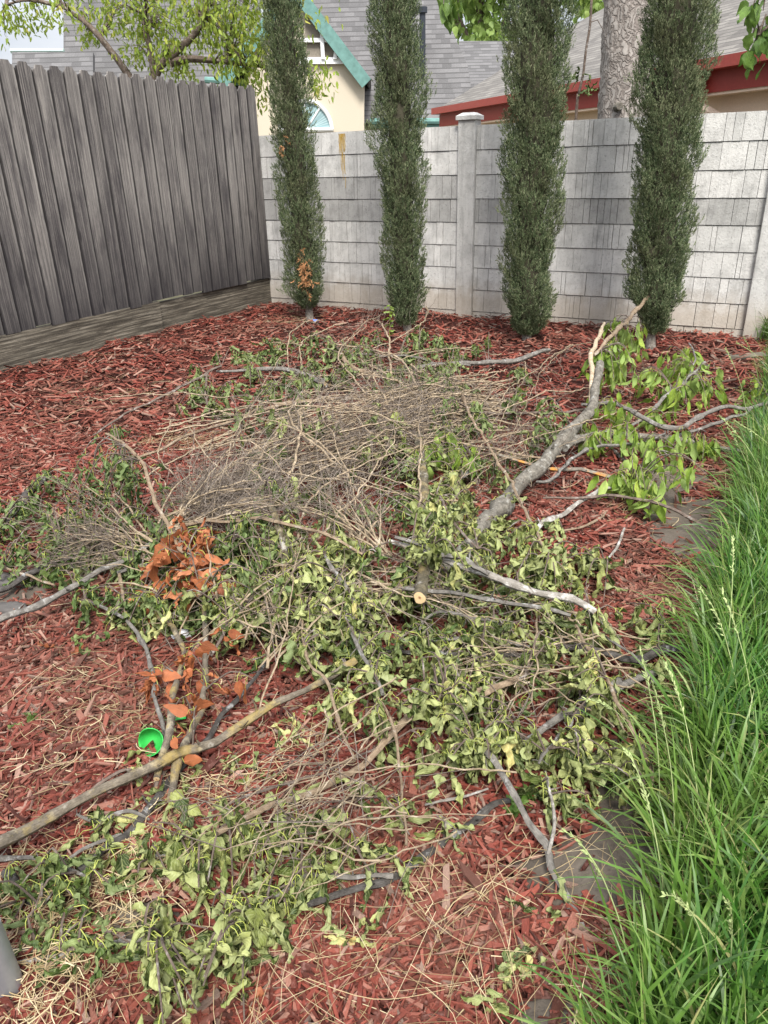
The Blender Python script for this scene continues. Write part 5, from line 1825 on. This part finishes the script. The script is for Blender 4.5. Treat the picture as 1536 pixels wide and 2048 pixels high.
# seeding stalks
mb = MB()
STALKS = [((1262, 1990), (1125, 1660)), ((1330, 1900), (1250, 1500)), ((1400, 1750), (1330, 1330)), ((1420, 2040), (1330, 1790)), ((1300, 1600), (1170, 1400)), ((1480, 1500), (1400, 1180)), ((1440, 2060), (1450, 1800))]
for k in range(14 + len(STALKS)):
    y = random.uniform(.75, 5.2)
    x = float(gedge(y)) + random.expovariate(5) - .02
    L = random.uniform(.35, .62)
    a = random.gauss(2.4, .7)
    ln = random.uniform(.15, .75)
    p = [np.array([x, y, 0]) + np.array([math.cos(a) * math.sin(ln * t) * L * t, math.sin(a) * math.sin(ln * t) * L * t, L * t * math.cos(ln * t * .8)]) for t in (0, .3, .6, .8, .92, 1)]
    if k >= 14:
        (bx, by), (tx, ty) = STALKS[k - 14]
        A_, T_ = gpt(bx, by), gpt(tx, ty, .42)
        p = [A_ + (T_ - A_) * np.array([t ** 1.3, t ** 1.3, 1 - (1 - t) ** 1.5]) for t in (0, .3, .6, .8, .92, 1)]
    P, r = smooth_path(p, [.0016, .0015, .0012, .001, .0009, .0006], .03)
    tube(mb, P, r, 4)
    hl = random.uniform(.09, .15)
    Lc_ = np.concatenate([[0], np.cumsum(np.linalg.norm(np.diff(P, axis=0), axis=1))])
    for q in range(60):
        s = Lc_[-1] - hl * random.random()
        c = np.array([np.interp(s, Lc_, P[:, i]) for i in range(3)])
        d = unit((P[-1] - P[-4]) / np.linalg.norm(P[-1] - P[-4]) + rng.normal(0, .3, 3))
        e = unit(np.cross(d, rng.normal(0, 1, 3))) * random.uniform(.0014, .0024)
        l = random.uniform(.009, .016)
        mb.add([c, c + d * l * .5 + e, c + d * l, c + d * l * .5 - e], [(0, 1, 2, 3)], [(0, 0), (0, .5), (0, 1), (1, .5)])
tag(mb.build('seeding_grass', M['seed'], smooth=True), 'pale seed heads on tall grass stalks above the lawn edge', 'grass', kind='stuff')

# dry straw: long stalks flat on the mulch plus curly clumps
mb = MB()


def straw(c, L, a, z=.02, w=.0009, curl=.25):
    d = np.array([math.cos(a), math.sin(a), 0])
    s = np.array([-d[1], d[0], 0])
    q = random.gauss(0, curl) * L
    p = [c, c + d * L * .5 + s * q * .5 + UZ * random.uniform(0, .02), c + d * L + s * random.gauss(0, curl) * L]
    P, r = smooth_path(p, [w, w * .9, w * .6], .035)
    P[:, 2] = np.maximum([lumps(x, y) for x, y in P[:, :2]] + np.full(len(P), z), .01)
    tube(mb, P, r, 3)


for _ in range(150):
    x, y = random.uniform(430, 1150), random.uniform(1700, 2120)
    c = gpt(x, y)
    straw(c, random.uniform(.12, .42), random.uniform(0, 6.28), random.uniform(.02, .05), random.uniform(.0005, .0009), .12)
for _ in range(170):
    x, y = random.uniform(0, 1300), random.uniform(1250, 2000)
    straw(gpt(x, y), random.uniform(.08, .25), random.uniform(0, 6.28), random.uniform(.018, .035), .0008, .2)
for _ in range(140):
    x, y = random.uniform(0, 1500), random.uniform(680, 1250)
    straw(gpt(x, y), random.uniform(.15, .4), random.uniform(0, 6.28), random.uniform(.02, .04), .0012, .2)
for (x, y, s, n) in [(450, 1590, .07, 60), (590, 1500, .08, 70), (170, 1370, .06, 40), (100, 1870, .13, 190), (60, 1960, .12, 150), (190, 1790, .1, 110), (200, 1480, .1, 70), (30, 1600, .1, 60), (400, 1385, .1, 50), (110, 1960, .1, 80), (250, 1830, .08, 60),
                     (380, 890, .16, 150), (340, 880, .1, 50), (580, 645, .2, 90), (1290, 1000, .12, 50), (240, 790, .25, 70), (1380, 1180, .12, 60), (1250, 1330, .1, 40), (60, 1800, .1, 90), (420, 1600, .06, 40), (860, 1770, .12, 40)]:
    c = gpt(x, y)
    for _ in range(n):
        p = c + np.array([random.gauss(0, s), random.gauss(0, s), 0])
        straw(p, random.uniform(.03, .10), random.uniform(0, 6.28), random.uniform(.018, .05), random.uniform(.0008, .0016), .7)
tag(mb.build('dry_grass', M['straw'], smooth=True), 'dry straw stalks and curled dead grass strewn over the mulch', 'dry grass', kind='stuff')

# loose fallen leaves on the mulch
mb = MB()
for (x, y, n, k) in [(1090, 1830, 4, 0), (1025, 1945, 6, 0), (1000, 2000, 4, 0), (720, 1840, 4, 0), (650, 1850, 3, 0), (590, 1430, 4, 0), (600, 1460, 4, 0), (570, 1465, 4, 0), (430, 1530, 5, 0), (285, 1590, 4, 0), (270, 1550, 4, 0), (370, 1570, 5, 0), (50, 1450, 4, 1),
                     (465, 1545, 3, 0), (160, 1290, 3, 1), (725, 1870, 3, 0), (1020, 1960, 4, 0), (310, 1440, 4, 0), (300, 1465, 2, 0), (520, 1555, 3, 1), (560, 1400, 3, 1), (340, 1330, 0, 0), (125, 1295, 2, 2), (485, 1240, 2, 2), (548, 1975, 1, 2)]:
    for _ in range(n):
        p = gpt(x + random.gauss(0, 16), y + random.gauss(0, 10), .03)
        p[2] = lumps(p[0], p[1]) + .03
        d = rng.normal(0, 1, 3) * np.array([1, 1, .12])
        put_leaf(mb, p, d, random.uniform(.05, .08), 'crumple', k)
tag(mb.build('fallen_leaves', [M['wilt'], M['green'], M['orange_leaf']], smooth=True), 'curled wilted leaves fallen loose on the red mulch', 'fallen leaves', kind='stuff')

# ------------------------------------------------------------------ small plants
def sprout(name, label, px, stems, hh, size, mat, tpl, lay=0.0, cat='plant', group=None):
    c = gpt(*px)
    root = tag(empty(name, c), label, cat, group)
    st, lf = MB(), MB()
    for k in range(stems):
        a = random.uniform(0, 6.28)
        l = random.uniform(.3, 1.0) * hh * (.25 if stems > 1 else .05)
        tip = np.array([math.cos(a) * l, math.sin(a) * l, hh * random.uniform(.7, 1)])
        tube(st, [np.array([0, 0, -.01]), tip * .5 + UZ * .01, tip], [.0022, .0018, .001], 4)
        for q in range(3 if stems > 1 else 16):
            t = .6 + .4 * random.random() if stems > 1 else .25 + .75 * random.random()
            d = np.array([math.cos(a + q * 2.1), math.sin(a + q * 2.1), .25 if stems > 1 else -.2])
            put_leaf(lf, tip * t, d, size, tpl)
    st.build('stem', M['petiole'], root, True)
    lf.build('leaves', M[mat], root, True)


sprout('weed', 'small round-leaved green weed on mulch below the wilted clump', (1030, 1630), 9, .04, .038, 'near_leaf', 'flat', cat='weed', group='small weeds in the mulch')
sprout('weed', 'low dark weed half under the grey white-patched branch', (1060, 1612), 8, .05, .038, 'near_leaf', 'flat', cat='weed', group='small weeds in the mulch')
sprout('sapling', 'slender green seedling standing in front of the second cypress', (779, 690), 1, .36, .07, 'fresh', 'long', cat='sapling')

# ------------------------------------------------------------------ man-made odds and ends
pb = gpt(22, 1994)
post = tag(empty('metal_post', pb), 'round galvanised steel post standing at the bottom left edge', 'post')
mb = MB()
ln = np.array([-.10, .10, 1.0])
P = np.array([ln * z for z in (-.005, .0, .004, .10, .185)])
tube(mb, P, [.027, .030, .031, .031, .031], 28)
mb.build('sleeve', M['steel'], post, True)
mb = MB()
tube(mb, np.array([ln * z for z in (.1, .19, .6, 1.2, 1.9)]), .0265, 28)
mb.build('tube', M['steel'], post, True)

gp = gpt(300, 1490)
mb = MB()
nu, nv = 20, 9
V, Fq = [], []
for sh in (0, 1):
    sc_ = 1 - sh * .06
    for i in range(nv + 1):
        t = (i / nv) * math.pi * .5
        for j in range(nu):
            a = 2 * math.pi * j / nu
            rim = 1.0 + (.16 * math.cos(a) - .1 * math.cos(2 * a)) * (i / nv) ** 2
            V.append((.033 * sc_ * math.sin(t) * math.cos(a), .033 * sc_ * math.sin(t) * math.sin(a), -.046 * sc_ * math.cos(t) + .014 * (i / nv) ** 3 * (rim - 1) * 8))
    o_ = sh * (nv + 1) * nu
    for i in range(nv):
        for j in range(nu):
            q = (o_ + i * nu + j, o_ + i * nu + (j + 1) % nu, o_ + (i + 1) * nu + (j + 1) % nu, o_ + (i + 1) * nu + j)
            Fq.append(q if sh else q[::-1])
for j in range(nu):
    a, b = nv * nu + j, nv * nu + (j + 1) % nu
    Fq.append((a, b, b + (nv + 1) * nu, a + (nv + 1) * nu))
mb.add(V, Fq)
cup = mb.build('plastic_eggshell', M['green_plastic'], None, True)
cup.location = gpt(300, 1484, .078)
cup.scale = (1.15, 1.15, 1.15)
cup.rotation_euler = (R_(48), R_(-14), R_(18))
tag(cup, 'bright green plastic half egg shell lying open on the mulch', 'plastic shell')


def shard(name, label, px, w, h, mat, rot, group=None):
    mb = MB()
    nx_, ny_ = 5, 4
    rr = random.Random(int(px[0]))
    V = []
    for s in (0, 1):
        for i in range(nx_):
            for j in range(ny_):
                u, v = i / (nx_ - 1) - .5, j / (ny_ - 1) - .5
                e = 1 + (rr.uniform(-.12, .12) if s == 0 and (i in (0, nx_ - 1) or j in (0, ny_ - 1)) else 0)
                V.append((u * w * e, v * h * (1 - .3 * u), .006 - .18 * u * u * w - .12 * v * v * h - s * .0016))
    V = np.array(V)
    V[nx_ * ny_:, :2] = V[:nx_ * ny_, :2]
    f = []
    for i in range(nx_ - 1):
        for j in range(ny_ - 1):
            a = i * ny_ + j
            f.append((a, a + ny_, a + ny_ + 1, a + 1))
            b = a + nx_ * ny_
            f.append((b, b + 1, b + ny_ + 1, b + ny_))
    ring = [i * ny_ for i in range(nx_)] + [(nx_ - 1) * ny_ + j for j in range(1, ny_)] + [i * ny_ + ny_ - 1 for i in range(nx_ - 2, -1, -1)] + [j for j in range(ny_ - 2, 0, -1)]
    k = nx_ * ny_
    for q in range(len(ring)):
        a, b = ring[q], ring[(q + 1) % len(ring)]
        f.append((a, a + k, b + k, b))
    mb.add(V, f)
    o = mb.build(name, M[mat], None, True)
    o.location = gpt(*px, .03)
    o.rotation_euler = rot
    return tag(o, label, 'plastic piece', group)


shard('plastic_shard', 'small green plastic shard above the green half shell', (361, 1433), .032, .024, 'green_plastic', (.4, .1, .2), 'broken green plastic pieces')
shard('plastic_shard', 'small green plastic shard below the green half shell beside dry leaves', (287, 1540), .026, .026, 'green_plastic', (.5, -.2, .9), 'broken green plastic pieces')
shard('plastic_scrap', 'tiny blue plastic scrap at the foot of the slim olive cypress', (631, 642), .05, .04, 'blue_plastic', (.6, 0, .2))
# white plastic tube
mb = MB()
nu = 18
ring = np.linspace(0, 2 * np.pi, nu + 1)[:-1]
V = []
for (x, r) in ((-.03, .019), (-.012, .019), (.012, .019), (.03, .0185), (.03, .0165), (-.03, .0165)):
    for a in ring:
        V.append((x + .004 * math.sin(2 * a), r * math.cos(a), r * math.sin(a) * .85))
f = []
for i in range(6):
    for j in range(nu):
        f.append((i * nu + j, i * nu + (j + 1) % nu, ((i + 1) % 6) * nu + (j + 1) % nu, ((i + 1) % 6) * nu + j))
mb.add(V, f)
o = mb.build('plastic_tube', M['white_plastic'], None, True)
o.location = gpt(363, 1268, .03)
o.rotation_euler = (0, .15, R_(20))
tag(o, 'short white plastic tube lying between sticks below the main orange leaf clump', 'plastic tube')


def stone(label, px, sx, sy, sz, seed, group='flat dark stones at the left'):
    mb = MB()
    rr = np.random.default_rng(seed)
    n = 26
    a = np.linspace(0, 2 * np.pi, n + 1)[:-1]
    rad = 1 + .12 * np.sin(2 * a + seed) + .09 * np.sin(3 * a + 2 * seed) + rr.normal(0, .025, n)
    V = []
    for (q, z) in ((.96, -.3), (1, .3), (.97, .75), (.86, .95), (.5, 1.0)):
        for i in range(n):
            V.append((sx * q * rad[i] * math.cos(a[i]), sy * q * rad[i] * math.sin(a[i]), sz * z + rr.normal(0, .0012)))
    V.append((0, 0, sz))
    f = [(k * n + i, k * n + (i + 1) % n, (k + 1) * n + (i + 1) % n, (k + 1) * n + i) for k in range(4) for i in range(n)]
    mb.add(V, f)
    mb.f.append(np.array([[4 * n + i, 4 * n + (i + 1) % n, 5 * n] for i in range(n)]))
    mb.m.append(np.zeros(n))
    o = mb.build('stone', M['slate'], None, True)
    o.location = gpt(*px)
    tag(o, label, 'stone', group)


stone('flat dark grey stone half under the twigs left of the orange leaves', (122, 1146), .085, .05, .04, 1)
stone('flat dark stone at the left edge above the long straight stick', (10, 1170), .06, .045, .035, 2)
stone('small flat stone at the left edge touching the long straight stick', (22, 1224), .065, .035, .03, 3)
mb = MB()
bp = gpt(1492, 716)
box(mb, (0, 0, 0), unit([1, .1, 0]), unit([-.1, 1, 0]), UZ, (-.16, -.05, 0), (.16, .05, .03))
o = mb.build('wood_offcut', M['kick'])
o.location = bp
bm_ = o.modifiers.new('bevel', 'BEVEL')
bm_.width = .004
tag(o, 'short grey board offcut lying on mulch by the right wall post', 'board')
